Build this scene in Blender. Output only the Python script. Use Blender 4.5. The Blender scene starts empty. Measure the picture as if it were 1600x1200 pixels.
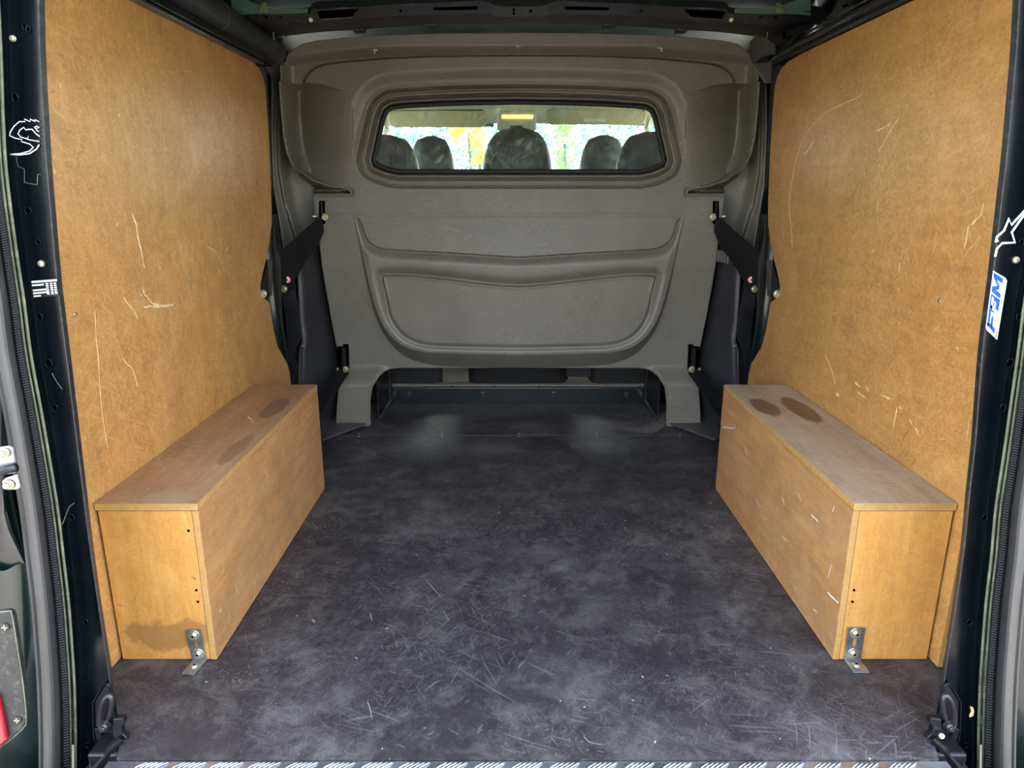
import bpy, bmesh, math, random
import numpy as np
from mathutils import Vector, Matrix
random.seed(7)
SC = bpy.context.scene
COL = SC.collection

# ------------------------------------------------------------------ camera
FPX = 1100.0
CX, CZ = -0.025, 0.88
PITCH = math.atan(300 / FPX)
cam_d = bpy.data.cameras.new('camera')
cam = bpy.data.objects.new('camera', cam_d)
COL.objects.link(cam)
cam.location = (CX, 0, CZ)
cam.rotation_euler = (math.pi / 2 - PITCH, 0, 0)
cam_d.sensor_width = 36
cam_d.lens = 36 * FPX / 1600
cam_d.clip_start = 0.02
cam_d.clip_end = 200
SC.camera = cam

# ------------------------------------------------------------------ world, sun, exposure
w = bpy.data.worlds.new('world')
SC.world = w
w.use_nodes = True
wn = w.node_tree
wn.nodes.clear()
wo = wn.nodes.new('ShaderNodeOutputWorld')
bg = wn.nodes.new('ShaderNodeBackground')
sky = wn.nodes.new('ShaderNodeTexSky')
sky.sky_type = 'NISHITA'
sky.sun_disc = False
sky.sun_elevation = math.radians(50)
sky.sun_rotation = math.radians(24)
sky.air_density = 1.0
sky.dust_density = 4.0
sky.ozone_density = 1.0
hsv = wn.nodes.new('ShaderNodeHueSaturation')
hsv.inputs['Saturation'].default_value = 0.55
wn.links.new(sky.outputs[0], hsv.inputs['Color'])
wn.links.new(hsv.outputs[0], bg.inputs[0])
bg.inputs[1].default_value = 0.78
wn.links.new(bg.outputs[0], wo.inputs[0])
sun_d = bpy.data.lights.new('sun', 'SUN')
sun = bpy.data.objects.new('sun', sun_d)
COL.objects.link(sun)
sun_d.energy = 5.5
sun_d.angle = math.radians(1.0)
sun_d.color = (1.0, 0.93, 0.82)
sun.rotation_euler = (math.radians(-48), 0, math.radians(24))
SC.view_settings.view_transform = 'Standard'
SC.view_settings.look = 'None'
SC.view_settings.gamma = 1.0
SC.view_settings.use_curve_mapping = False
SC.view_settings.exposure = 1.8
SC.cycles.caustics_reflective = False
SC.cycles.caustics_refractive = False

# ------------------------------------------------------------------ helpers
CT, ST = math.cos(PITCH), math.sin(PITCH)
def ray(u, v):
    a, b = (u - 800) / FPX, (600 - v) / FPX
    return Vector((a, CT + b * ST, -ST + b * CT))
O3 = Vector((CX, 0, CZ))
def P(u, v, Y):
    d = ray(u, v); return O3 + d * (Y / d.y)
def PZ(u, v, z=0.0):
    d = ray(u, v); return O3 + d * ((z - CZ) / d.z)
def PX(u, v, x):
    d = ray(u, v); return O3 + d * ((x - CX) / d.x)

WP = {}          # world position of every object made
def root(name, label, cat, loc, group=None):
    o = bpy.data.objects.new(name, None)
    o.empty_display_size = 0.05
    COL.objects.link(o)
    o.location = loc
    WP[o] = Vector(loc)
    tag(o, label, cat, group)
    return o
def tag(o, label=None, cat=None, group=None, kind=None):
    if label: o['label'] = label
    if cat: o['category'] = cat
    if group: o['group'] = group
    if kind: o['kind'] = kind
    return o
def mesh_obj(name, verts, faces, m, parent=None, mirror=False, smooth=False, fm=None, kind=None, label=None, origin=None):
    vs = [Vector(v) for v in verts]
    if mirror:
        vs = [Vector((-v.x, v.y, v.z)) for v in vs]
        faces = [tuple(reversed(f)) for f in faces]
    if origin is None:
        lo = Vector([min(v[i] for v in vs) for i in range(3)])
        hi = Vector([max(v[i] for v in vs) for i in range(3)])
        c = (lo + hi) / 2
    else:
        c = Vector(origin)
    me = bpy.data.meshes.new(name)
    me.from_pydata([v - c for v in vs], [], faces)
    mats = m if isinstance(m, (list, tuple)) else [m]
    for x in mats: me.materials.append(x)
    if fm:
        for p, i in zip(me.polygons, fm): p.material_index = i
    if smooth:
        me.polygons.foreach_set('use_smooth', [True] * len(me.polygons))
    me.update()
    o = bpy.data.objects.new(name, me)
    COL.objects.link(o)
    WP[o] = c
    if parent is not None:
        o.parent = parent
        o.location = c - WP[parent]
    else:
        o.location = c
    if kind: o['kind'] = kind
    if label: o['label'] = label
    return o
class G:
    """collects geometry"""
    def __init__(s): s.v = []; s.f = []; s.m = []
    def add(s, v, f, mi=0):
        n = len(s.v); s.v += [Vector(p) for p in v]
        s.f += [tuple(i + n for i in q) for q in f]; s.m += [mi] * len(f); return s
    def box(s, a, b, bev=0.0, mi=0, seg=2, M=None):
        a, b = Vector(a), Vector(b)
        bm = bmesh.new()
        bmesh.ops.create_cube(bm, size=1)
        d = b - a; c = (a + b) / 2
        for v in bm.verts: v.co = Vector((v.co.x * d.x, v.co.y * d.y, v.co.z * d.z)) + c
        if bev: bmesh.ops.bevel(bm, geom=bm.edges[:], offset=bev, segments=seg, profile=0.5, affect='EDGES')
        if M is not None: bmesh.ops.transform(bm, matrix=M, verts=bm.verts)
        bm.verts.index_update()
        s.add([v.co.copy() for v in bm.verts], [tuple(v.index for v in f.verts) for f in bm.faces], mi)
        bm.free(); return s
    def cyl(s, c, ax, r, h, n=24, r2=None, mi=0, bev=0):
        """cylinder from c along axis ax, height h"""
        ax = Vector(ax).normalized()
        t = ax.orthogonal().normalized(); b = ax.cross(t)
        c = Vector(c); r2 = r if r2 is None else r2
        rings = [(r, 0), (r2, h)] if not bev else [(r, 0), (r2, h - bev), (r2 - bev, h)]
        vs = []
        for rr, hh in rings:
            for i in range(n):
                A = 2 * math.pi * i / n
                vs.append(c + ax * hh + (t * math.cos(A) + b * math.sin(A)) * rr)
        fs = []
        for k in range(len(rings) - 1):
            for i in range(n):
                j = (i + 1) % n
                fs.append((k * n + i, k * n + j, (k + 1) * n + j, (k + 1) * n + i))
        fs.append(tuple(range(n - 1, -1, -1)))
        fs.append(tuple((len(rings) - 1) * n + i for i in range(n)))
        return s.add(vs, fs, mi)
    def tube(s, pts, r, n=10, mi=0, closed=False):
        pts = [Vector(p) for p in pts]; N = len(pts)
        vs = []; up = None
        for i, p in enumerate(pts):
            if closed: t = pts[(i + 1) % N] - pts[i - 1]
            else: t = pts[min(i + 1, N - 1)] - pts[max(i - 1, 0)]
            t.normalize()
            if up is None: up = t.orthogonal().normalized()
            up = (up - t * up.dot(t)).normalized()
            b = t.cross(up)
            rr = r[i] if isinstance(r, (list, tuple)) else r
            for k in range(n):
                A = 2 * math.pi * k / n
                vs.append(p + (up * math.cos(A) + b * math.sin(A)) * rr)
        fs = []
        for i in range(N if closed else N - 1):
            j = (i + 1) % N
            for k in range(n):
                l = (k + 1) % n
                fs.append((i * n + k, i * n + l, j * n + l, j * n + k))
        if not closed:
            fs.append(tuple(range(n - 1, -1, -1))); fs.append(tuple((N - 1) * n + k for k in range(n)))
        return s.add(vs, fs, mi)
    def prism(s, pts, off, mi=0):
        """polygon extruded by the vector off"""
        off = Vector(off); n = len(pts); pts = [Vector(p) for p in pts]
        vs = pts + [p + off for p in pts]
        fs = [tuple(range(n)), tuple(range(2 * n - 1, n - 1, -1))]
        for i in range(n):
            j = (i + 1) % n
            fs.append((j, i, n + i, n + j))
        return s.add(vs, fs, mi)
    def make(s, name, m, parent=None, **k):
        return mesh_obj(name, s.v, s.f, m, parent, fm=s.m if isinstance(m, (list, tuple)) else None, **k)
def fix(o):
    """outward normals"""
    bm = bmesh.new(); bm.from_mesh(o.data)
    bmesh.ops.recalc_face_normals(bm, faces=bm.faces)
    bm.to_mesh(o.data); bm.free(); return o
def bevel(o, wd, seg=2):
    b = o.modifiers.new('bevel', 'BEVEL'); b.width = wd; b.segments = seg; b.limit_method = 'ANGLE'; b.angle_limit = math.radians(35)
    return o
def resample(pl, n):
    """smooth resampling of a polyline of tuples (Catmull-Rom)"""
    pl = [np.array(p, float) for p in pl]
    if len(pl) == 2:
        return [pl[0] + (pl[1] - pl[0]) * t for t in np.linspace(0, 1, n)]
    ds = [0]
    for a, b in zip(pl, pl[1:]): ds.append(ds[-1] + max(1e-6, float(np.linalg.norm(b[:2] - a[:2]))))
    out = []
    for t in np.linspace(0, ds[-1], n):
        i = 0
        while i < len(pl) - 2 and ds[i + 1] < t: i += 1
        k = (t - ds[i]) / (ds[i + 1] - ds[i])
        p0 = pl[max(i - 1, 0)]; p1 = pl[i]; p2 = pl[i + 1]; p3 = pl[min(i + 2, len(pl) - 1)]
        out.append(0.5 * ((2 * p1) + (-p0 + p2) * k + (2 * p0 - 5 * p1 + 4 * p2 - p3) * k * k + (-p0 + 3 * p1 - 3 * p2 + p3) * k ** 3))
    return out
def loft(name, curves, m, parent=None, n=40, thick=0.004, across=1, mirror=False, smooth=True, **k):
    """surface through curves of (u, v, Y) samples; across > 1 subdivides smoothly between them; real thickness"""
    rows = [[P(*p) for p in resample(c, n)] for c in curves]
    if across > 1:
        cols = list(zip(*rows)); M = (len(rows) - 1) * across + 1
        new = []
        for c in cols:
            q = [np.array(p) for p in c]; o = []
            for t in np.linspace(0, len(q) - 1, M):
                i = min(int(t), len(q) - 2); f = t - i
                p0 = q[max(i - 1, 0)]; p1 = q[i]; p2 = q[i + 1]; p3 = q[min(i + 2, len(q) - 1)]
                o.append(Vector(0.5 * ((2 * p1) + (-p0 + p2) * f + (2 * p0 - 5 * p1 + 4 * p2 - p3) * f * f + (-p0 + 3 * p1 - 3 * p2 + p3) * f ** 3)))
            new.append(o)
        rows = list(zip(*new))
    R = len(rows)
    vs = [p for r in rows for p in r]
    fs = [(i * n + j, i * n + j + 1, (i + 1) * n + j + 1, (i + 1) * n + j) for i in range(R - 1) for j in range(n - 1)]
    o = mesh_obj(name, vs, fs, m, parent, mirror=mirror, smooth=smooth, **k)
    if thick:
        md = o.modifiers.new('solid', 'SOLIDIFY'); md.thickness = thick; md.offset = 0
        es = o.modifiers.new('split', 'EDGE_SPLIT'); es.split_angle = math.radians(40)
    return o

# ------------------------------------------------------------------ materials
def S(c):  # sRGB 0-255 to linear
    return tuple((x / 255 / 12.92 if x / 255 <= 0.04045 else ((x / 255 + 0.055) / 1.055) ** 2.4) for x in c) + (1.0,)
class NT:
    def __init__(s, name):
        s.mat = bpy.data.materials.new(name); s.mat.use_nodes = True
        s.t = s.mat.node_tree; s.t.nodes.clear()
        s.out = s.t.nodes.new('ShaderNodeOutputMaterial')
        s.b = s.t.nodes.new('ShaderNodeBsdfPrincipled')
        s.t.links.new(s.b.outputs[0], s.out.inputs[0])
        s.tc = s.t.nodes.new('ShaderNodeTexCoord')
    def n(s, typ, ins=(), **props):
        x = s.t.nodes.new('ShaderNode' + typ)
        for k, v in props.items(): setattr(x, k, v)
        for k, v in (ins.items() if isinstance(ins, dict) else enumerate(ins)):
            if v is None: continue
            if hasattr(v, 'is_output') or isinstance(v, bpy.types.NodeSocket): s.t.links.new(v, x.inputs[k])
            else: x.inputs[k].default_value = v
        return x
    def math(s, op, a, b=None, c=None, clamp=False):
        x = s.n('Math', [a, b, c], operation=op); x.use_clamp = clamp; return x.outputs[0]
    def noise(s, scale, detail=4, rough=0.55, vec=None, sc=(1, 1, 1), loc=(0, 0, 0), dist=0.0, rot=(0, 0, 0)):
        mp = s.n('Mapping', {'Vector': vec if vec is not None else s.tc.outputs['Object'], 'Scale': sc, 'Location': loc, 'Rotation': rot})
        return s.n('TexNoise', {'Vector': mp.outputs[0], 'Scale': scale, 'Detail': detail, 'Roughness': rough, 'Distortion': dist}).outputs[0]
    def ramp(s, fac, stops):
        r = s.n('ValToRGB', [fac]); e = r.color_ramp.elements
        while len(e) > 1: e.remove(e[-1])
        e[0].position = stops[0][0]; e[0].color = stops[0][1]
        for p, c in stops[1:]:
            q = e.new(p); q.color = c
        return r.outputs[0]
    def rng(s, v, a, b, c=0.0, d=1.0, smooth=False):
        x = s.n('MapRange', {'Value': v, 'From Min': a, 'From Max': b, 'To Min': c, 'To Max': d})
        if smooth: x.interpolation_type = 'SMOOTHSTEP'
        return x.outputs[0]
    def mix(s, f, a, b, mode='MIX'):
        x = s.n('Mix', data_type='RGBA', blend_type=mode); x.clamp_factor = True
        for sock, v in ((x.inputs[0], f), (x.inputs[6], a), (x.inputs[7], b)):
            if isinstance(v, bpy.types.NodeSocket): s.t.links.new(v, sock)
            else: sock.default_value = v
        return x.outputs[2]
    plane = 'Z'
    def streak(s, ang, scale, elong, lo, hi, loc=(0, 0, 0), mask=0.5, mscale=3.0):
        """straight short scratches in the plane of the surface: a noise stretched along one direction, cut high,
        bent a little by a slow warp and kept only in patches"""
        if not hasattr(s, 'warp'):
            wv = s.n('Mapping', {'Vector': s.tc.outputs['Object'], 'Scale': (1.6, 1.6, 1.6), 'Location': loc}).outputs[0]
            wc = s.n('TexNoise', {'Vector': wv, 'Scale': 1.0, 'Detail': 0.0}).outputs[1]
            off = s.n('VectorMath', {0: wc, 3: 0.28}, operation='SCALE').outputs[0]
            s.warp = s.n('VectorMath', [s.tc.outputs['Object'], off], operation='ADD').outputs[0]
        p = s.warp
        r = {'X': (ang, 0, 0), 'Y': (0, ang, 0), 'Z': (0, 0, ang)}[s.plane]
        k = {'X': (1, elong, 1), 'Y': (elong, 1, 1), 'Z': (elong, 1, 1)}[s.plane]
        a = s.n('Mapping', {'Vector': p, 'Rotation': r, 'Location': loc}).outputs[0]
        b = s.n('Mapping', {'Vector': a, 'Scale': k}).outputs[0]
        n = s.n('TexNoise', {'Vector': b, 'Scale': scale, 'Detail': 1.0, 'Roughness': 0.4}).outputs[0]
        return s.rng(n, lo, hi)
    def streaks(s, angs, scale, elong, lo, hi, seed=0.0, mask=0.5, mscale=3.0):
        o = None
        for i, a in enumerate(angs):
            q = s.streak(a, scale * (1 + .15 * i), elong, lo, hi, (seed + 1.7 * i, seed * .5 + i, 2.0 * i), mask, mscale)
            o = q if o is None else s.math('MAXIMUM', o, q)
        m = s.rng(s.noise(mscale, 3, 0.6, loc=(seed + 5, seed * .5 + 3, 1)), mask, mask + 0.10)
        return s.math('MULTIPLY', o, m)
    def bump(s, h, strength=0.2, dist=0.002):
        s.t.links.new(s.n('Bump', {'Height': h, 'Strength': strength, 'Distance': dist}).outputs[0], s.b.inputs['Normal'])
    def set(s, **k):
        for a, v in k.items():
            a = {'color': 'Base Color', 'rough': 'Roughness', 'metal': 'Metallic', 'coat': 'Coat Weight', 'coat_rough': 'Coat Roughness', 'spec': 'Specular IOR Level', 'trans': 'Transmission Weight', 'ior': 'IOR', 'alpha': 'Alpha'}[a]
            if isinstance(v, bpy.types.NodeSocket): s.t.links.new(v, s.b.inputs[a])
            else: s.b.inputs[a].default_value = v
        return s.mat
def simple(name, rgb, rough=0.5, metal=0.0, var=0.25, scale=12.0, dust=0.0, dustc=(150, 145, 130), bump=0.0, coat=0.0, spec=0.5):
    t = NT(name)
    c = S(rgb); n = t.noise(scale, 5, 0.6)
    lo = tuple(x * (1 - var) for x in c[:3]) + (1,); hi = tuple(min(1, x * (1 + var)) for x in c[:3]) + (1,)
    col = t.ramp(n, [(0.3, lo), (0.7, hi)])
    if dust:
        d = t.rng(t.noise(scale * 2.3, 6, 0.7, loc=(3, 1, 2)), 0.52, 0.72, 0, dust)
        col = t.mix(d, col, S(dustc))
    t.set(color=col, rough=t.rng(n, 0.3, 0.7, max(0, rough - 0.06), min(1, rough + 0.06)), metal=metal, coat=coat, spec=spec)
    if bump: t.bump(t.noise(420, 2, 0.5), bump, 0.0006)
    return t.mat

def wood(name, base, dark, light, axis='Y', grime=0.4, rough=0.42, seed=0.0, pale=0.0, stains=(), streak=1.0, plane='X'):
    """varnished plywood face; axis = direction of the grain"""
    t = NT(name)
    sc = {'X': (0.10, 1, 1), 'Y': (1, 0.10, 1), 'Z': (1, 1, 0.10)}[axis]
    L = (seed, seed * 1.7, seed * 0.6)
    g = t.noise(42, 7, 0.68, sc=sc, loc=L, dist=0.6)
    g2 = t.noise(330 if streak == 1 else 200, 3, 0.6, sc=sc if streak == 1 else (1, .6, .6), loc=L)
    blot = t.noise(3.2, 5, 0.62, loc=L, dist=0.8)
    col = t.ramp(g, [(0.25, S(dark)), (0.5, S(base)), (0.78, S(light))])
    if streak < 1: col = t.mix(streak, S(base), col)
    col = t.mix(t.rng(g2, 0.35, 0.7, 0, 0.32), col, S(dark))
    col = t.mix(t.rng(blot, 0.40, 0.66, 0, 0.6), col, S(tuple(x * 0.80 for x in base)))
    col = t.mix(t.rng(t.noise(5.5, 4, 0.6, loc=(L[0] + 7, 1, 4), dist=1.2), 0.52, 0.72, 0, 0.30), col, S(light))
    fb1 = t.noise(85, 9, 0.78, loc=(L[0] + 2, 6, 1), sc=(1, .7, .7)); fb2 = t.noise(18, 8, 0.75, loc=(L[0] + 6, 3, 1), dist=.4)
    col = t.mix(t.rng(fb1, 0.52, 0.70, 0, 0.40), col, S(light))
    col = t.mix(t.rng(fb2, 0.48, 0.68, 0, 0.42), col, S(dark))
    # fibrous light scuffs at many angles
    t.plane = plane
    f1 = t.streaks((0.3, 1.4, 2.5), 330, 0.06, 0.58, 0.68, L[0], 0.36, 2.5)
    f2 = t.streaks((0.9, 2.0, 2.9), 200, 0.05, 0.62, 0.70, L[0] + 4, 0.44, 3.5)
    f3 = t.streaks((0.55, 1.8), 170, 0.025, 0.70, 0.74, L[0] + 8, 0.52, 4.0)
    col = t.mix(t.math('MULTIPLY', t.math('ADD', f1, f2, clamp=True), 0.36 if streak < 1 else 0.2), col, S(light))
    col = t.mix(t.math('MULTIPLY', f3, 0.45), col, S((225, 195, 140)))
    # dark scores and grime
    f4 = t.streaks((1.2, 2.7), 150, 0.05, 0.69, 0.74, L[0] + 13, 0.56, 5.0)
    col = t.mix(t.math('MULTIPLY', f4, 0.5), col, S((96, 62, 30)))
    gr = t.rng(t.noise(7, 6, 0.72, loc=(L[0] + 1, 8, 2), dist=0.5), 0.56, 0.76, 0, grime)
    col = t.mix(gr, col, S((112, 84, 58)))
    if pale:
        col = t.mix(t.rng(t.noise(9, 8, 0.75, sc=sc, loc=(L[0] + 2, 3, 9)), 0.42, 0.66, 0, pale), col, S((176, 158, 134)))
    sp = t.noise(60, 1, 0.4, loc=(4, L[0], 4))
    col = t.mix(t.rng(sp, 0.80, 0.82, 0, 0.5), col, S((230, 210, 170)))
    for (c, r, rot, cc, amt, ndl) in stains:
        mp = t.n('Mapping', {'Vector': t.tc.outputs['Object'], 'Location': tuple(-x for x in c)}).outputs[0]
        mp2 = t.n('Mapping', {'Vector': mp, 'Rotation': (0, 0, rot), 'Scale': tuple(1 / x for x in r)}).outputs[0]
        d = t.n('VectorMath', [mp2], operation='LENGTH').outputs['Value']
        d = t.math('ADD', d, t.math('MULTIPLY', t.math('SUBTRACT', t.noise(14, 5, 0.6, loc=(2, 5, L[0])), 0.5), ndl))
        col = t.mix(t.rng(d, 0.82, 1.0, amt, 0), col, S(cc))
    t.bump(t.math('ADD', t.math('MULTIPLY', g, 0.6), t.math('MULTIPLY', f1, -0.15)), 0.18, 0.001)
    return t.set(color=col, rough=t.rng(blot, 0.3, 0.7, rough - 0.06, rough + 0.12), coat=0.12, coat_rough=0.35)

def ply_edge(name, axis, t_th, veneer_rgb=(222, 178, 104)):
    """laminated edge: thin dark glue lines between light veneers, stacked along one axis"""
    t = NT(name)
    sep = t.n('SeparateXYZ', [t.tc.outputs['Object']])
    c = sep.outputs['XYZ'.index(axis)]
    fr = t.math('FRACT', t.math('ADD', t.math('DIVIDE', c, t_th / 5.0), 0.5))
    ln = t.rng(t.math('ABSOLUTE', t.math('SUBTRACT', fr, 0.5)), 0.20, 0.34, 1, 0)
    n = t.noise(60, 5, 0.7)
    base = t.ramp(n, [(0.3, S(tuple(x * 0.84 for x in veneer_rgb))), (0.7, S(veneer_rgb))])
    col = t.mix(t.math('MULTIPLY', ln, 0.85), base, S((128, 84, 40)))
    col = t.mix(t.rng(t.noise(30, 5, 0.7, loc=(5, 5, 5)), 0.55, 0.7, 0, 0.6), col, S((196, 160, 100)))
    return t.set(color=col, rough=0.6)

M_WALL_L = wood('varnished plywood left lining', (190, 137, 74), (150, 99, 48), (218, 172, 108), 'Z', grime=0.42, seed=1.0, streak=0.45)
M_WALL_R = wood('varnished plywood right lining', (188, 135, 70), (148, 98, 46), (216, 170, 104), 'Y', grime=0.45, seed=6.0, streak=0.45)
M_FRONT = wood('honey plywood end panel', (208, 148, 74), (184, 122, 56), (224, 174, 100), 'Z', grime=0.12, seed=3.0, plane='Y')
M_FRONTL = wood('honey plywood end panel stained', (206, 146, 72), (182, 120, 54), (224, 172, 98), 'Z', grime=0.15, seed=3.7, plane='Y',
                stains=[((0.01, 0, -0.105), (0.085, 1, 0.035), 0, (132, 92, 52), 0.6, 2.2)])
M_SIDE = wood('worn plywood side panel', (188, 136, 82), (150, 102, 56), (208, 162, 110), 'Y', grime=0.42, seed=9.0, pale=0.12)
M_TOPL = wood('scuffed brown plywood top', (160, 116, 78), (128, 88, 58), (186, 146, 106), 'Y', grime=0.5, seed=12.0, plane='Z', pale=0.30,
              stains=[((0.045, 0.18, 0), (0.03, 0.10, 1), 0.1, (96, 72, 62), 0.7, 0.9), ((0.06, -0.13, 0), (0.02, 0.11, 1), 0, (96, 72, 62), 0.5, 0.9),
                      ((0.03, -0.385, 0), (0.055, 0.03, 1), 0, (150, 132, 98), 0.85, 0.3)])
M_TOPR = wood('greyed plywood top with stains', (168, 144, 118), (136, 112, 88), (194, 174, 150), 'Y', grime=0.4, seed=15.0, plane='Z', pale=0.7,
              stains=[((-0.050, 0.185, 0), (0.035, 0.085, 1), -0.25, (98, 66, 44), 0.85, 0.5), ((0.035, 0.165, 0), (0.035, 0.125, 1), 0.12, (98, 66, 44), 0.85, 0.5)])
E_Z = ply_edge('plywood edge stacked upwards', 'Z', 0.015)
E_X = ply_edge('plywood edge stacked sideways', 'X', 0.012)
E_Y = ply_edge('plywood edge stacked lengthways', 'Y', 0.012)
M_CUT = simple('pale torn wood fibre', (226, 200, 150), 0.7, var=0.2, scale=90)

def floor_mat():
    t = NT('black phenolic plywood floor')
    g = t.tc.outputs['Object']
    n1 = t.noise(3.2, 8, 0.66, dist=0.5)
    n2 = t.noise(9, 9, 0.72, dist=0.9, loc=(4, 2, 0))
    n3 = t.noise(40, 6, 0.75, sc=(1, 0.6, 1), loc=(1, 7, 0))
    col = t.ramp(n3, [(0.3, S((30, 28, 33))), (0.7, S((50, 46, 51)))])
    dust = t.math('MULTIPLY', t.rng(n1, 0.44, 0.68), t.rng(n2, 0.40, 0.68))
    col = t.mix(t.math('MULTIPLY', dust, 0.9), col, S((104, 101, 100)))
    sm = t.rng(t.noise(14, 7, 0.75, dist=0.5, loc=(9, 2, 0)), 0.50, 0.70, 0, 0.32)
    col = t.mix(sm, col, S((120, 117, 112)))
    f1 = t.streaks((0.2, 1.0, 1.9, 2.6), 210, 0.03, 0.66, 0.73, 1.0, 0.46, 3.0)
    f2 = t.streaks((0.6, 1.5, 2.3), 330, 0.07, 0.60, 0.70, 6.0, 0.42, 2.2)
    f3 = t.streaks((0.4, 2.2), 120, 0.035, 0.71, 0.75, 11.0, 0.5, 2.6)
    col = t.mix(t.math('MULTIPLY', f2, 0.18), col, S((112, 110, 112)))
    col = t.mix(t.math('MULTIPLY', f1, 0.24), col, S((140, 138, 136)))
    col = t.mix(t.math('MULTIPLY', f3, 0.16), col, S((160, 158, 152)))
    sp = t.rng(t.noise(120, 1, 0.3, loc=(0, 0, 2)), 0.80, 0.82, 0, 0.6)
    col = t.mix(sp, col, S((190, 186, 170)))
    # fine woven anti-slip mesh
    sep = t.n('SeparateXYZ', [g])
    wx = t.math('SINE', t.math('MULTIPLY', sep.outputs[0], 2 * math.pi / 0.0028))
    wy = t.math('SINE', t.math('MULTIPLY', sep.outputs[1], 2 * math.pi / 0.0028))
    t.bump(t.math('ADD', t.math('MULTIPLY', wx, wy), t.math('MULTIPLY', n3, 2.0)), 0.22, 0.0005)
    return t.set(color=col, rough=t.math('ADD', 0.46, t.math('MULTIPLY', dust, 0.25)), spec=0.5)
M_FLOOR = floor_mat()

def plastic_mat():
    t = NT('grained grey plastic moulding')
    n = t.noise(5, 5, 0.6); n2 = t.noise(26, 6, 0.7, loc=(2, 2, 2))
    col = t.ramp(n, [(0.3, S((106, 101, 90))), (0.7, S((120, 114, 102)))])
    col = t.mix(t.rng(n2, 0.5, 0.75, 0, 0.25), col, S((132, 125, 108)))
    t.plane = 'Y'
    f1 = t.streaks((0.1, 0.8, 2.6), 200, 0.04, 0.66, 0.73, 3.0, 0.50, 3.0)
    f2 = t.streaks((0.4, 1.3, 2.2), 300, 0.08, 0.62, 0.70, 8.0, 0.50, 2.6)
    col = t.mix(t.math('MULTIPLY', f1, 0.28), col, S((170, 160, 134)))
    col = t.mix(t.math('MULTIPLY', f2, 0.22), col, S((160, 152, 128)))
    f3 = t.streaks((0.2, 2.9), 220, 0.03, 0.70, 0.75, 14.0, 0.54, 4.0)
    col = t.mix(t.math('MULTIPLY', f3, 0.4), col, S((58, 56, 52)))
    t.bump(t.noise(520, 3, 0.6), 0.12, 0.0006)
    return t.set(color=col, rough=t.rng(n2, 0.3, 0.7, 0.36, 0.48), spec=0.5)
M_BULK = plastic_mat()
M_TRIM = simple('dark grey plastic trim', (74, 73, 72), 0.42, var=0.12, scale=8, bump=0.12)
M_TRIMD = simple('charcoal plastic trim', (44, 45, 48), 0.42, var=0.15, scale=8, bump=0.1)
M_GREEN = simple('dark green body paint', (8, 22, 20), 0.25, var=0.25, scale=5, coat=0.3)
M_SKIN = simple('dull dark green inner skin paint', (10, 22, 20), 0.75, var=0.25, scale=5, spec=0.15)
M_GREENROOF = simple('lightened green roof paint', (74, 104, 92), 0.5, var=0.2, scale=6, coat=0.0, dust=0.45, dustc=(176, 172, 136))  # lighter than the body green, standing in for reflected brightness
M_GREENLIP = simple('pale green edge highlight and scratch', (92, 98, 78), 0.3, var=0.35, scale=25, dust=0.6, dustc=(150, 146, 112))  # pale tone paints the gleam along glossy flange edges; also colours scratches
M_BLACK = simple('black painted steel', (16, 17, 20), 0.38, var=0.25, scale=14, dust=0.12, dustc=(70, 70, 72))
M_PILLAR = simple('black green gloss pillar paint', (3, 8, 12), 0.16, var=0.3, scale=6, coat=0.0, spec=0.35, dust=0.02, dustc=(80, 90, 84))
M_BEAM = simple('brown black beam and rail paint', (46, 42, 46), 0.3, var=0.2, scale=7, coat=0.3)  # on the beam this brown holds the light of the front face
M_RUB = simple('black ribbed rubber', (22, 23, 26), 0.6, var=0.2, scale=30)
M_RUBG = simple('grey weathered rubber', (52, 52, 51), 0.5, var=0.15, scale=9, dust=0.05)
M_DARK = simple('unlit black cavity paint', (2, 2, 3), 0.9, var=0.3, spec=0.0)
M_ZINC = simple('galvanised steel', (158, 160, 160), 0.32, metal=0.85, var=0.2, scale=55, dust=0.35, dustc=(150, 120, 96))
M_BOLT = simple('zinc plated bolt', (196, 188, 160), 0.3, metal=0.8, var=0.2, scale=60)
M_ALU = simple('bright aluminium tread plate', (176, 180, 188), 0.3, metal=0.9, var=0.25, scale=14, dust=0.25, dustc=(112, 96, 88))
M_WHITE = simple('white print', (226, 228, 226), 0.5, var=0.03)
M_BLUE = simple('blue print', (10, 72, 160), 0.45, var=0.08)
M_STKW = simple('white vinyl sticker', (232, 238, 242), 0.35, var=0.03)
M_CYAN = simple('pale blue white vinyl', (214, 232, 234), 0.4, var=0.04)
M_LABEL = simple('black printed label', (12, 12, 14), 0.35, var=0.1)
M_RED = simple('red print', (206, 44, 50), 0.45, var=0.05)
M_LENS = simple('red lamp lens', (150, 8, 22), 0.12, var=0.15, coat=1.0)
M_BLKPL = simple('black plastic lamp surround', (30, 32, 34), 0.4, var=0.2, scale=40, dust=0.2)
M_ORANGE = simple('amber reflector plastic', (236, 120, 20), 0.3, var=0.1)
M_SEAT = simple('black seat vinyl', (30, 30, 30), 0.5, var=0.2, scale=20, dust=0.1)
M_HEADL = simple('pale grey headlining cloth', (224, 222, 196), 0.85, var=0.05, scale=30, bump=0.1)
M_VISOR = simple('beige sun visor cloth', (212, 206, 160), 0.75, var=0.05, scale=30)
M_CONS = simple('pale roof console plastic', (206, 210, 190), 0.5, var=0.04)
M_DASH = simple('grey dashboard plastic', (70, 72, 72), 0.6, var=0.1)

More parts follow.
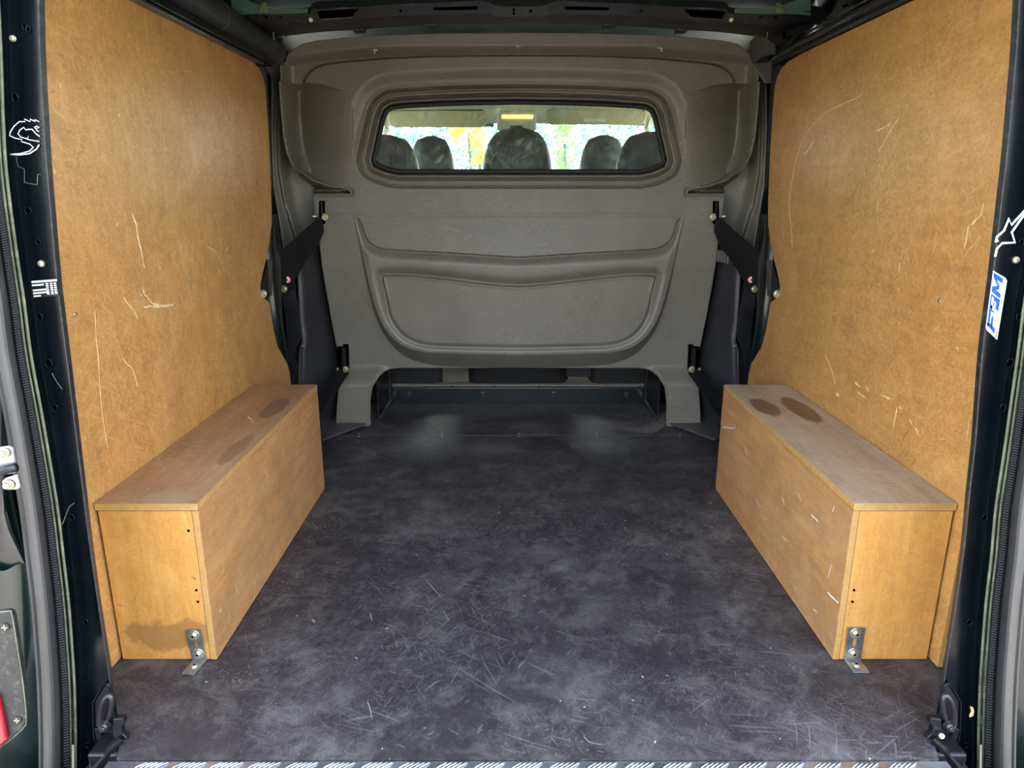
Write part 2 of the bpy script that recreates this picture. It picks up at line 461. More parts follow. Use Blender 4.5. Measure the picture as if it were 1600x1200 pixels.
def glass_mat(name, dirt=0.10, tint=(0.90, 0.97, 0.95, 1), refl=1.0):
    t = NT(name)
    tr = t.n('BsdfTransparent', {'Color': tint})
    gl = t.n('BsdfGlossy', {'Color': (1, 1, 1, 1), 'Roughness': 0.02})
    bf = t.n('NewGeometry').outputs['Backfacing']
    fr = t.n('Fresnel', {'IOR': t.math('ADD', 1.5, t.math('MULTIPLY', bf, 1 / 1.5 - 1.5))}).outputs[0]
    m1 = t.n('MixShader', [t.math('MULTIPLY', fr, refl), tr.outputs[0], gl.outputs[0]])
    df = t.n('BsdfDiffuse', {'Color': S((210, 210, 200))})
    n = t.rng(t.noise(9, 8, 0.75, dist=1.5), 0.42, 0.75, dirt * 0.15, dirt * 1.6)
    t.plane = 'Y'; f = t.streaks((0.3, 1.2, 2.4), 260, 0.06, 0.66, 0.72, 2.0, 0.45, 5.0)
    d = t.math('ADD', n, t.math('MULTIPLY', f, dirt * 2.2), clamp=True)
    m2 = t.n('MixShader', [d, m1.outputs[0], df.outputs[0]])
    t.t.links.new(m2.outputs[0], t.out.inputs[0])
    return t.mat
M_GLASS = glass_mat('scratched dusty glass', 0.075)
M_WSCR = glass_mat('windscreen glass', 0.008, (0.86, 0.96, 0.94, 1))

# ================================================================== STRUCTURE: van shell
XW = 0.90          # half width of the outer skin
FL0, FSEAM, FL1 = 0.935, 2.496, 2.93

floor = G().box((-0.88, 1.03, -0.06), (0.88, 4.9, -0.015)).box((-.665, FL0 + .002, -.06), (.665, 1.03, -.0135)).make('floor', M_GREEN)
tag(floor, kind='structure')
G().box((-.74, .90, -.09), (-.668, .9335, -.03), .004).box((-.72, .95, -.07), (-.669, 1.029, -.006), .004).make('sill_end', M_BLACK, floor)
G().box((.668, .90, -.09), (.74, .9335, -.03), .004).box((.669, .95, -.07), (.72, 1.029, -.006), .004).make('sill_end', M_BLACK, floor)
fpoly = [(-.662, FL0), (-.684, .998), (-.80, 1.016), (-.845, 1.03), (-.845, FSEAM - .0012), (.845, FSEAM - .0012), (.845, 1.03), (.80, 1.016), (.684, .998), (.662, FL0)]
fb = fix(G().prism([(x, y, -.012) for x, y in fpoly], (0, 0, .012)).make('floor_board', M_FLOOR, floor))
fb['label'] = 'scuffed black phenolic plywood board over the near cargo floor'
fb2 = G().box((-0.86, FSEAM + 0.0012, -0.015), (0.86, FL1, -0.003), 0.0012).make('floor_board', M_FLOOR, floor)
fb2['label'] = 'darker floor board beyond the seam, running under the bulkhead'
G().box((-.84, FSEAM - .0011, -.010), (.84, FSEAM + .0011, .0002)).make('seam_edge', simple('worn pale board edge', (120, 116, 108), .6), floor)
for u in (691, 811, 932, 561, 1062):
    for v in (677.5, 682):
        c = PZ(u, v, 0 if v > 680 else -0.003)
        G().cyl(c - Vector((0, 0, .001)), (0, 0, 1), 0.0045, 0.002, 12, bev=0.0006).make('screw', M_BOLT, floor)

# roof skin with the pressed panel beyond the beam
def roof():
    g = G(); N = 24
    ys = [0.90, 1.4, 1.8, 2.05, 2.3, 2.5, 2.62, 2.74, 3.0]
    zs = [1.42, 1.425, 1.43, 1.432, 1.432, 1.430, 1.428, 1.424, 1.42]
    vs = []
    for y, z in zip(ys, zs):
        for i in range(N + 1):
            x = -XW + 2 * XW * i / N
            vs.append((x, y, z - 0.03 * (abs(x) / XW) ** 4))
    n = N + 1
    fs = [(r * n + i, r * n + i + 1, (r + 1) * n + i + 1, (r + 1) * n + i) for r in range(len(ys) - 1) for i in range(N)]
    o = mesh_obj('ceiling', vs, fs, M_GREENROOF, smooth=True)
    o.scale = (1.022, 1, 1)
    md = o.modifiers.new('solid', 'SOLIDIFY'); md.thickness = 0.02; md.offset = 1
    return tag(o, kind='structure')
ceil = roof()
# roof over the cab
wl = {}
for s, nm in ((0, 'wall_left'), (1, 'wall_right')):
    g = G()
    # outer skin of the cargo side, closed from the rear pillar to the cab
    g.box((-XW - 0.02, 1.05, -0.10), (-XW, 2.72, 1.45))
    g.box((-XW - 0.02, 2.72, -0.10), (-XW, 4.75, 0.86))       # below the side windows of the cab
    g.box((-XW - 0.02, 2.72, 0.86), (-XW + 0.01, 3.0, 1.45), 0.01)
    g.box((-XW - 0.02, 3.62, 0.86), (-XW + 0.02, 3.76, 1.36), 0.01)
    g.box((-XW - 0.02, 2.9, 1.30), (-XW + 0.02, 4.3, 1.40), 0.01)
    wl[s] = tag(g.make(nm, M_SKIN, mirror=bool(s)), kind='structure')

# roof cross beam, lofted; hangs under the skin; light and shade put into its two colours
def beam():
    uL = [345, 379, 410, 487, 499, 562, 640, 700, 760, 781, 811]
    def sym(pts, Y):
        a = [(u, v, Y) for u, v in pts]
        b = [(2 * 812 - u, v, Y) for u, v in pts[::-1] if u < 811]
        return a + b
    top = [(340, 22), (379, 18), (410, 22), (487, 22), (500, 13), (562, 11), (640, 6), (700, 4), (755, 2), (778, 9), (811, 10)]
    mid = [(340, 34), (379, 33), (430, 38), (487, 36), (510, 34), (556, 29), (640, 23), (700, 21), (755, 20), (778, 24), (811, 25)]
    bot = [(360, 44), (400, 50), (440, 56), (487, 51), (520, 48), (556, 46), (640, 40), (700, 38), (755, 37), (778, 36.5), (811, 36)]
    bk = [(360, 38), (400, 44), (440, 50), (487, 45), (520, 43), (556, 41), (640, 35), (700, 33), (755, 32), (778, 31), (811, 31)]
    r = loft('roof_beam', [sym([(u, v - 9) for u, v in top], 2.16), sym(top, 2.13), sym(mid, 2.20)], M_BEAM, ceil, n=140, thick=0.004)
    r['label'] = 'front face of the beam, coloured brown-black as its lit side'
    loft('roof_beam', [sym([(u, v - 0.5) for u, v in mid], 2.203), sym([(u, v + 6) for u, v in mid], 2.26), sym(bot, 2.36), sym(bk, 2.42)], M_BLACK, ceil, n=140, thick=0.004)['label'] = 'underside of the beam, coloured black for its shade'
    # pressed oval openings, rims and studs
    for s in (0, 1):
        for (a, b, c_, d) in (((500, 17), (566, 14), (556, 26), (506, 30)), ((679, 11), (748, 9), (748, 15), (681, 16))):
            q = [P(x, y, 2.125) for x, y in (a, b, c_, d)]
            o = G().prism(q, (0, 0.006, 0.0)).make('slot', M_DARK, ceil, mirror=bool(s)); fix(o); bevel(o, 0.006, 3)
        q = [P(x, y, 2.12) for x, y in ((501, 14), (566, 12), (556, 27), (506, 31))]
        G().tube(q, 0.0022, 8, closed=True).make('slot_rim', M_BEAM, ceil, mirror=bool(s), smooth=True)
        G().cyl(P(493, 31, 2.155), (0, -1, -0.4), 0.006, 0.003, 18, bev=0.001).make('plug', M_BOLT, ceil, mirror=bool(s))
        for (u, v) in ((425, 27), (447, 26), (470, 24), (630, 17)):
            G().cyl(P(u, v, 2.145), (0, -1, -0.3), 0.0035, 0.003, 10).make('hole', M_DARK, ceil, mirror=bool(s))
        for u, v in ((566, 44.5), (677, 37)):
            G().box(P(u - 11, v + 3, 2.35), P(u + 11, v - 4, 2.40), 0.003).make('clip', M_BLACK, ceil, mirror=bool(s))
    for u, v in ((803, 15), (803, 21), (829, 17)):
        G().cyl(P(u, v, 2.145), (0, -1, -0.3), 0.004, 0.003, 10).make('hole', M_DARK, ceil)
beam()
# corner gussets between beam and side rails, both sides
for s in (0, 1):
    o = loft('gusset', [[(372, -12, 2.12), (420, 10, 2.10), (488, 14, 2.13)], [(372, 24, 2.14), (410, 21, 2.13), (488, 23, 2.14)]], M_GREENROOF, ceil, n=14, mirror=bool(s))
    o = loft('gusset', [[(350, 26, 2.20), (396, 42, 2.3), (450, 60, 2.46)], [(372, 46, 2.25), (410, 66, 2.36), (446, 84, 2.5)]], M_BLACK, ceil, n=14, mirror=bool(s))
    q = [P(u, v, 2.09) for u, v in ((413, 19), (418, 4), (425, 4), (426, 19))]
    o = fix(G().prism(q, (0, 0.004, 0)).make('tab', M_GREENLIP, ceil, mirror=bool(s)))
    g = G()
    g.tube([P(435, 48, 2.30), P(436, 62, 2.32)], 0.002, 8)
    g.tube([P(430, 38, 2.26), P(455, 58, 2.36)], 0.0015, 8)
    g.make('cable', M_BOLT, ceil, mirror=bool(s))

# left: thick padded rail with its ring seams; black channel under it
xr = -0.792
A, B = Vector((xr, 1.2, 1.330)), Vector((xr, 2.47, 1.316))
pts = [A.lerp(B, t) for t in np.linspace(0, 1, 30)] + [B + Vector((0, 0.012, 0)), B + Vector((0, 0.018, 0))]
rail = root('side_rail', 'thick round charcoal padded rail along the top of the left wall', 'rail', (xr, 1.2, 1.33))
G().tube(pts, [0.040] * 30 + [0.034, 0.02], 28).make('tube', M_TRIMD, rail, smooth=True)
for Y in (2.0, 2.36):
    g = G(); c = A.lerp(B, (Y - 1.2) / 1.27)
    g.tube([c + Vector((0.0405 * math.cos(a), 0, 0.0405 * math.sin(a))) for a in np.linspace(0, 2 * math.pi, 28, endpoint=False)], 0.0012, 6, closed=True)
    g.make('seam_ring', M_RUBG, rail, smooth=True)
G().box((-0.83, 1.1, 1.262), (-0.775, 2.42, 1.282), 0.004).make('channel', M_BLACK, rail)
G().box((-0.80, 1.1, 1.250), (-0.772, 2.30, 1.2575), 0.002).make('channel', M_BEAM, rail)
# right: slim rail plus sloping green panel with slots
rr = root('side_rail', 'slim glossy black rail along the top of the right wall panel', 'rail', (0.79, 1.2, 1.28))
G().tube([(0.792, 1.1, 1.287), (0.792, 2.2, 1.283), (0.80, 2.42, 1.275)], 0.013, 16).make('tube', M_BEAM, rr, smooth=True)
G().box((0.776, 1.1, 1.258), (0.83, 2.36, 1.272), 0.004).make('channel', M_BLACK, rr)
G().tube([(0.782, 1.1, 1.303), (0.782, 2.1, 1.300)], 0.003, 8).make('bead', M_GREENLIP, rr, smooth=True)
o = loft('cant_panel', [[(1232, 74, 2.45), (1310, 38, 2.1), (1420, -18, 1.75)], [(1262, 30, 2.35), (1275, 0, 2.2), (1330, -50, 1.9)]], M_GREEN, wl[1], n=20, thick=0.004)
for q in (((1317, 9), (1325, 5), (1326, 9), (1319, 13)), ((1301, 7), (1303, 6), (1304, 10), (1302, 11))):
    fix(G().prism([P(a, b, 2.01) for a, b in q], (0, 0.003, 0)).make('slot', M_DARK, wl[1]))
o = loft('corner_plate', [[(1212, 82, 2.5), (1240, 66, 2.42), (1264, 44, 2.35)], [(1212, 40, 2.42), (1230, 24, 2.36), (1262, 30, 2.34)]], M_BEAM, wl[1], n=14)
for q in (((1219, 32), (1230, 26), (1247, 32), (1245, 39)), ((1223, 51), (1227, 50), (1229, 59), (1225, 61)), ((1231, 58), (1236, 55), (1237, 59), (1232, 62))):
    fix(G().prism([P(a, b, 2.30) for a, b in q], (0, 0.003, 0)).make('slot', M_DARK, wl[1]))

# ================================================================== rear pillars and seals
INN = [(60, -60), (61, 0), (63, 80), (68, 170), (73, 250), (80, 330), (89, 430), (100, 520), (110, 600), (121, 690), (131, 770), (141, 850), (151, 920), (160, 980), (168, 1030), (174, 1075), (180, 1110), (186, 1145), (168, 1190), (140, 1230)]
HL = [(-6, -60), (-3, 0), (1, 80), (5, 190), (9, 260), (17, 330), (28, 409), (38, 475), (48, 553), (64, 640), (77, 715), (90, 795), (99, 870), (107, 940), (112, 1005), (116, 1070), (118, 1150), (118, 1230)]
def shr(v): return float(np.interp(v, [0, 300, 500, 570, 680, 800, 860, 1044, 1200], [8, 14, 17, 15, 8, 5, 2, 0, -1]))
INN0, HL0 = INN, HL
def offs(c, d, Y): return [(u + (d[0] + (d[1] - d[0]) * max(0, min(1, v / 1200))), v, Y) for u, v in c]
HOLES = [(24, 152, 4), (44, 329, 4), (62, 495, 4), (76, 567, 5), (86, 637, 4), (112, 808, 4), (134, 1033 - 61, 4), (137, 1164, 4), (44, 45, 3), (60, 378, 3), (39, 42, 3)]
for s in (0, 1):
    mir = bool(s)
    INN = [(u + (shr(v) if s else 0), v) for u, v in INN0]; HL = [(u + (shr(v) if s else 0), v) for u, v in HL0]
    pil = loft('rear_pillar', [offs(HL, (-16, -14), 1.04), offs(HL, (-2, 0), 1.03), offs(HL, (1, 2), 1.0), [(u, v, 1.0) for u, v in INN], [(u + 2, v, 1.02) for u, v in INN], [(u - 6, v, 1.17) for u, v in INN]],
               M_PILLAR, wl[s], n=90, thick=0.0, mirror=mir)
    md = pil.modifiers.new('es', 'EDGE_SPLIT'); md.split_angle = math.radians(35)
    # dark trim strip that edges the pillar beside the lining
    loft('edge_strip', [[(u - 1, v, 0.999) for u, v in INN[:16]], [(u + 8 - 5 * max(0, v) / 1000, v, 1.01) for u, v in INN[:16]]], M_BLKPL, wl[s], n=60, thick=0.002, mirror=mir)
    for (u, v, r) in HOLES:
        c = P(u, v, 0.9985)
        g = G(); rr_ = r / FPX * 1.05
        g.cyl(c, (0, -1, 0), rr_ * 1.0, 0.0006, 18)
        g.v = [Vector((q.x, q.y, (q.z - c.z) * 1.25 + c.z)) for q in g.v]
        g.make('hole', M_DARK, wl[s], mirror=mir)
        g = G().tube([c + Vector((rr_ * 1.05 * math.cos(a), -0.0003, rr_ * 1.3 * math.sin(a))) for a in np.linspace(0, 2 * math.pi, 18, endpoint=False)], 0.0005, 6, closed=True)
        g.make('hole_rim', M_PILLAR, wl[s], mirror=mir, smooth=True)
    rv = P(65, 412, 0.998) if not s else P(69, 406, 0.998)
    G().cyl(rv, (0, -1, 0), 0.0055, 0.004, 20, r2=0.004, bev=0.001).make('rivet', M_BOLT, wl[s], mirror=mir, smooth=True)
    if not s:
        G().cyl(P(20, 60, 0.998), (0, -1, 0), 0.0045, 0.004, 20, r2=0.003, bev=0.001).make('rivet', M_BOLT, wl[s])
    if s:
        c = [P(2 * 822 + 1 - u, v, .9985) for u, v in ((1514, 1104), (1519, 1105), (1521, 1112), (1519, 1119), (1514, 1121), (1513, 1118), (1516, 1112))]
        fix(G().prism(c, (0, .0004, 0)).make('paint_chip', M_CUT, wl[s], mirror=True))
    # two flange edges, coloured pale for the highlight on them
    for d, rad in (((0, 0), 0.0022), ((-7, -8), 0.0020)):
        G().tube([P(*p) for p in resample(offs(HL, d, 0.992), 80)], rad, 8).make('flange_edge', M_GREENLIP, wl[s], mirror=mir, smooth=True)
    # seal: ribbed carrier and smooth bulb
    side = 'left' if not s else 'right'
    sl = root('door_seal', 'grey rubber door seal with ribbed carrier on the %s rear pillar' % side, 'door seal', (P(90, 1000, 0.96).x * (-1 if s else 1), 0.96, 0.0), 'rear door seals')
    del sl['group']
    loft('carrier', [offs(HL, (-12, -10), 0.985), offs(HL, (-17, -15), 0.972), offs(HL, (-27, -24), 0.972), offs(HL, (-30, -27), 0.985)], M_RUB, sl, n=90, thick=0.003, mirror=mir)
    g = G()
    a_, b_ = resample(offs(HL, (-13, -11), 0.971), 330), resample(offs(HL, (-28, -25), 0.969), 330)
    for p, q in zip(a_, b_):
        q = (q[0], q[1] + 4, q[2])
        g.tube([P(*p), P((p[0] + q[0]) / 2, (p[1] + q[1]) / 2, 0.966), P(*q)], 0.00115, 5)
    g.make('rib', M_RUB, sl, mirror=mir, kind='stuff')
    loft('bulb', [offs(HL, (-27, -24), 0.975), offs(HL, (-30, -27), 0.955), offs(HL, (-40, -36), 0.940), offs(HL, (-51, -47), 0.953), offs(HL, (-54, -50), 0.975)], M_RUBG, sl, n=90, across=4, thick=0.003, mirror=mir)
    loft('lip', [offs(HL, (-54, -48), 0.965), offs(HL, (-60, -54), 0.96), offs(HL, (-64, -57), 0.975)], M_RUBG, sl, n=90, across=2, thick=0.002, mirror=mir)

    # lashing ring with its pressed cup
    lr = root('lashing_ring', 'folded black steel lashing ring low on the %s rear pillar' % side, 'lashing ring', (P(162, 1120, 0.99).x * (-1 if s else 1), 0.99, P(162, 1120, 0.99).z))
    cup = [(146, 1098), (160, 1075), (168, 1068), (176, 1085), (181, 1112), (184, 1140), (172, 1158), (156, 1166), (148, 1150)]
    g = G().tube([P(*p) for p in resample([(u, v, 0.996) for u, v in cup] + [(146, 1098, 0.996)], 40)[:-1]], 0.0018, 8, closed=True)
    g.make('cup_rim', M_PILLAR, lr, mirror=mir, smooth=True)
    fix(G().prism([P(u, v, 0.9975) for u, v in cup], (0, 0.001, 0)).make('cup', M_BLACK, lr, mirror=mir))
    ring = [(156, 1132, .985), (156, 1112, .980), (161, 1096, .975), (169, 1087, .975), (174, 1091, .975), (173, 1108, .980), (169, 1124, .985)]
    G().tube([P(*p) for p in resample(ring, 30)], 0.0042, 12).make('ring', M_BEAM, lr, mirror=mir, smooth=True)
    g = G(); c = P(164, 1134, 0.99)
    g.cyl(c, (0, -1, 0), 0.011, 0.008, 24, r2=0.008, bev=0.002); g.cyl(c + Vector((0, -.008, 0)), (0, -1, 0), 0.005, 0.003, 16, bev=0.001)
    g.make('boss', M_BEAM, lr, mirror=mir)
    o = fix(G().prism([P(u, v, 0.992) for u, v in ((147, 1140), (156, 1138), (160, 1158), (152, 1162))], (0, 0.004, 0)).make('tab', M_BLACK, lr, mirror=mir)); bevel(o, 0.001)
    # door catch plate at the sill corner
    ck = root('door_catch', 'black steel door catch at the sill corner under the %s pillar' % side, 'door catch', (P(188, 1150, 0.985).x * (-1 if s else 1), 0.985, -0.01))
    hook = [(176, 1124), (192, 1122), (194, 1130), (189, 1138), (191, 1147), (198, 1154), (197, 1162), (189, 1168), (182, 1160), (176, 1150)]
    o = fix(G().prism([P(u, v, 0.975) for u, v in hook], (0, 0.012, 0)).make('hook', M_BLACK, ck, mirror=mir)); bevel(o, 0.0015)
    loft('sill_lip', [[(196, 1162, .975), (176, 1185, .96), (140, 1230, .95)], [(190, 1156, .965), (168, 1178, .95), (130, 1226, .94)], [(184, 1152, .975), (160, 1172, .97), (120, 1220, .96)]], M_BLACK, ck, n=16, across=3, mirror=mir)
    if s:
        G().cyl(P(2 * 812 + 12 - 1457 - 2, 1149, 0.97), (0, -1, 0.2), 0.005, 0.004, 20, bev=0.001).make('buffer', M_BOLT, ck, mirror=True)

# ================================================================== stickers
def quad_map(q, Y):
    """unit square -> 4 pixel corners (bottom-left, bottom-right, top-right, top-left) on the pillar face"""
    def f(a, b):
        u = (1 - b) * ((1 - a) * q[0][0] + a * q[1][0]) + b * ((1 - a) * q[3][0] + a * q[2][0])
        v = (1 - b) * ((1 - a) * q[0][1] + a * q[1][1]) + b * ((1 - a) * q[3][1] + a * q[2][1])
        return P(u, v, Y)
    return f
def text_verts(txt, bold=0.0):
    cu = bpy.data.curves.new('t', 'FONT'); cu.body = txt; cu.size = 1; cu.offset = bold
    cu.fill_mode = 'FRONT'; cu.resolution_u = 4
    ob = bpy.data.objects.new('t', cu); COL.objects.link(ob)
    dg = bpy.context.evaluated_depsgraph_get(); me = bpy.data.meshes.new_from_object(ob.evaluated_get(dg))
    vs = [v.co.copy() for v in me.vertices]; fs = [tuple(p.vertices) for p in me.polygons]
    bpy.data.objects.remove(ob); bpy.data.curves.remove(cu); bpy.data.meshes.remove(me)
    x0 = min(v.x for v in vs); x1 = max(v.x for v in vs); y0 = min(v.y for v in vs); y1 = max(v.y for v in vs)
    return [((v.x - x0) / (x1 - x0), (v.y - y0) / (y1 - y0)) for v in vs], fs
def put_text(name, txt, f, rect, m, parent, bold=0.0):
    vs, fs = text_verts(txt, bold)
    a0, b0, a1, b1 = rect
    return mesh_obj(name, [f(a0 + x * (a1 - a0), b0 + y * (b1 - b0)) for x, y in vs], fs, m, parent)
def patch(name, f, poly, m, parent, th=0.0004):
    o = G().prism([f(a, b) for a, b in poly], (0, th, 0)).make(name, m, parent); return fix(o)
# white-outlined claw shaped logo, left pillar
cl = root('sticker', 'white outlined jagged S-shaped claw decal on the left rear pillar', 'sticker', P(40, 215, 0.998))
def ribbon(g, pl, wpx, Y, n=None, closed=False):
    pts = [P(u, v, Y) for u, v in pl]; N = len(pts); h = wpx / FPX * Y / 2
    vs = []
    for i, p in enumerate(pts):
        t = (pts[(i + 1) % N] - pts[i - 1]) if closed else (pts[min(i + 1, N - 1)] - pts[max(0, i - 1)])
        t.y = 0; t.normalize(); nn = Vector((-t.z, 0, t.x)) * h
        vs += [p + nn, p - nn, p + nn + Vector((0, .0004, 0)), p - nn + Vector((0, .0004, 0))]
    fs = []
    for i in range(N if closed else N - 1):
        j = (i + 1) % N
        a, b = 4 * i, 4 * j
        fs += [(a, a + 1, b + 1, b), (a + 2, b + 2, b + 3, a + 3), (a, b, b + 2, a + 2), (a + 1, a + 3, b + 3, b + 1)]
    g.add(vs, fs)
g = G()
ribbon(g, [(61, 190), (54, 187), (55, 190), (47, 186), (47, 190), (38, 186), (39, 190), (30, 190), (22, 197), (16, 206), (15, 212), (24, 216), (34, 218), (33, 221), (46, 225), (52, 230), (46, 236), (32, 240), (15, 241)], 1.3, 0.9975)
ribbon(g, [(15, 241), (30, 242), (46, 240), (57, 233), (61, 226)], 1.6, 0.9975)
ribbon(g, [(62, 213), (56, 209), (50, 202), (45, 202), (40, 203), (37, 199), (31, 203), (28, 209), (32, 214), (42, 217), (44, 213), (43, 218), (61, 221)], 1.3, 0.9975)
ribbon(g, [(53, 199), (58, 197), (62, 199), (55, 201), (61, 206), (57, 204)], 1.1, 0.9975)
g.make('outline', M_WHITE, cl)
g = G(); ribbon(g, [(25, 245), (28, 260), (38, 264), (38, 285), (58, 289), (59, 272), (64, 273)], 0.8, 0.9975); g.make('scratch', M_GREENLIP, cl)
# information plate with print
ip = root('label_plate', 'small black data label with rows of white print on the left pillar', 'label', P(69, 451, 0.998))
f = quad_map([(51, 466), (92, 462), (88, 435), (47, 438)], 0.9975)
patch('plate', f, [(0, 0), (1, 0), (1, 1), (0, 1)], M_LABEL, ip)
f2 = quad_map([(51, 466), (92, 462), (88, 435), (47, 438)], 0.9970)
g = G()
for (b, a0, a1, hh) in ((0.84, .05, .97, .11), (0.66, .05, .50, .10), (0.38, .05, .56, .09), (0.22, .05, .56, .09), (0.06, .05, .32, .08)):
    x = a0
    while x < a1:
        wd = random.uniform(.02, .045); g.add([f2(x, b), f2(x + wd, b), f2(x + wd, b + hh), f2(x, b + hh)], [(0, 1, 2, 3)]); x += wd + .012
for b in (.70, .58, .46, .34, .22, .12):
    for x in (.62, .78, .92):
        g.add([f2(x - .05, b), f2(x + .04, b), f2(x + .04, b + .07), f2(x - .05, b + .07)], [(0, 1, 2, 3)])
g.make('print', M_WHITE, ip)
# star outline, right pillar
st = root('sticker', 'pale outlined star shaped decal on the right rear pillar', 'sticker', P(1580, 365, 0.998))
g = G()
ribbon(g, [(1555, 401), (1558, 388), (1566, 380), (1586, 379), (1581, 363), (1600, 336), (1604, 326), (1580, 352), (1577, 341), (1569, 360), (1558, 370), (1556, 378), (1560, 376)], 3.4, 0.9975)
g.make('outline', M_CYAN, st)
# blue and white lettered sticker, reads upwards
fs_ = root('sticker', 'blue and white FFM sticker on the right rear pillar', 'sticker', P(1558, 478, 0.998))
Q = [(1560, 529), (1573, 437), (1550, 425), (1540, 516)]   # reading direction: bottom -> top
Q = [(1558, 531), (1574, 436), (1552, 423), (1540, 514)]
fa = quad_map(Q, 0.9976); fb_ = quad_map(Q, 0.9971); fc = quad_map(Q, 0.9966)
patch('backing', fa, [(0, 0), (.97, 0), (1, .12), (1, 1), (.03, 1), (0, .9)], M_STKW, fs_)
patch('panel', fb_, [(.37, .26), (.62, .26), (.62, .93), (.33, .93)], M_BLUE, fs_, 0.0002)
def bar_letters(name, strokes, rect, m):
    a0, b0, a1, b1 = rect
    for i, st_ in enumerate([strokes]):
        g = G()
        for poly in st_:
            n = len(poly); g.add([fc(a0 + x * (a1 - a0), b0 + y * (b1 - b0)) for x, y in poly], [tuple(range(n))])
        g.make(name, m, fs_)
FL = [[(0, 0), (.3, 0), (.42, 1), (.12, 1)], [(.12, .74), (1.05, .74), (1.08, 1), (.12, 1)], [(.2, .36), (.85, .36), (.88, .6), (.2, .6)]]
ML = [[(0, 0), (.24, 0), (.3, 1), (.06, 1)], [(.78, 0), (1.02, 0), (1.06, 1), (.82, 1)], [(.08, 1), (.34, 1), (.60, .25), (.40, .25)], [(.82, 1), (1.02, 1), (.60, .25), (.42, .25)]]
bar_letters('letter', FL, (.05, .28, .32, .93), M_BLUE)
bar_letters('letter', FL, (.36, .30, .57, .84), M_STKW)
bar_letters('letter', ML, (.635, .27, .96, .93), M_BLUE)
put_text('small_print', 'FEDERATION FRANCAISE DE MOTOCYCLISME', fb_, (.13, .06, .95, .17), M_LABEL, fs_)
g = G()
for i, a in enumerate((.03, .075)):
    g.add([fb_(a, .06), fb_(a + .03, .06), fb_(a + .03, .17), fb_(a, .17)], [(0, 1, 2, 3)], i)
g.make('emblem', [M_BLUE, M_RED], fs_)

# ================================================================== plywood wall linings
far = [PX(u, v, -0.79) for u, v in ((385, 90), (396, 97), (405, 107), (411, 120), (415, 138), (418, 180), (421, 230), (423, 280), (424.5, 320), (424.5, 350), (421, 378), (416, 405), (411, 425), (407, 446), (407, 458), (413, 466), (421, 473), (424, 495), (428, 518), (434, 542), (442, 556), (449, 568), (453, 585), (456, 612), (457, 660), (458, 700))]
prof = [(p.y, p.z) for p in far]
outline = [(1.158, 0.002), (1.158, 1.2555), (prof[0][0] - 0.25, 1.2555), (prof[0][0] - .05, 1.2555)] + prof + [(prof[-1][0], 0.002)]
def lining(s):
    x0, x1 = -0.790, -0.799
    n = len(outline)
    vs = [(x0, y, z) for y, z in outline] + [(x1, y, z) for y, z in outline]
    fs = [tuple(range(n)), tuple(range(2 * n - 1, n - 1, -1))]; fm = [0, 0]
    for i in range(n):
        j = (i + 1) % n; fs.append((j, i, n + i, n + j)); fm.append(1)
    side = 'right' if s else 'left'
    r = root('wall_panel', ('varnished orange plywood lining on the %s wall, ' % side) + ('with a long curved scratch' if s else 'with torn white gouges'), 'wall panel', ((0.795 if s else -0.795), 1.7, 0))
    o = mesh_obj('board', vs, fs, [M_WALL_R if s else M_WALL_L, E_X], r, mirror=bool(s), fm=fm)
    fix(o)
    return r
LN = [lining(0), lining(1)]
def on_panel(s, pts): 
    return [PX(u, v, 0.7895 if s else -0.7895) for u, v in pts]
def wstrip(g, pts, wpx, s):
    pts = on_panel(s, pts); N = len(pts); dx = 0.0008 * (1 if not s else -1)
    vs = []
    for i, p in enumerate(pts):
        t = pts[min(i + 1, N - 1)] - pts[max(0, i - 1)]; t.x = 0; t.normalize()
        wd = wpx * (0.5 + random.random()) if 0 < i < N - 1 else 0.2
        h = wd / FPX * p.y / 2; nn = Vector((0, -t.z, t.y)) * h
        vs += [p + nn + Vector((dx * .6, 0, 0)), p - nn + Vector((dx * .6, 0, 0)), p + nn, p - nn]
    fs = []
    for i in range(N - 1):
        a, b = 4 * i, 4 * i + 4
        fs += [(a, a + 1, b + 1, b), (a, b, b + 2, a + 2), (a + 1, a + 3, b + 3, b + 1)]
    g.add(vs, fs)
def jig(pl, n, amp):
    return [(p[0] + random.uniform(-amp, amp), p[1] + random.uniform(-amp, amp)) for p in resample(pl, n)]
g = G()
wstrip(g, jig([(205, 333), (211, 345), (214, 360), (219, 385), (223, 405), (226, 420)], 22, .8), 3.2, 0)
wstrip(g, jig([(224, 450), (230, 465), (240, 475), (250, 478)], 12, 2), 2.6, 0)
wstrip(g, jig([(223, 480), (238, 478), (252, 479), (270, 475)], 14, 1.2), 3.2, 0)
wstrip(g, jig([(192, 463), (200, 475), (210, 487), (215, 500)], 10, .5), 1.8, 0)
wstrip(g, jig([(191, 558), (199, 570), (208, 578), (215, 605)], 10, .5), 1.6, 0)
wstrip(g, jig([(148, 485), (150, 530), (154, 560), (155, 600), (160, 650), (168, 700)], 14, .5), 1.2, 0)
wstrip(g, jig([(181, 355), (184, 348)], 4, .3), 1.2, 0)
wstrip(g, jig([(358, 385), (352, 394)], 4, .3), 1.5, 0); wstrip(g, jig([(322, 384), (340, 395)], 5, .3), 1, 0)
wstrip(g, jig([(370, 278), (383, 303)], 5, .3), 1, 0)
wstrip(g, jig([(183, 178), (188, 182)], 4, .3), 2.5, 0)
wstrip(g, jig([(340, 418), (344, 430)], 4, .3), 1, 0); wstrip(g, jig([(366, 496), (370, 506)], 4, .3), 1.2, 0)
g.make('gouge', M_CUT, LN[0], kind='stuff')
g = G()
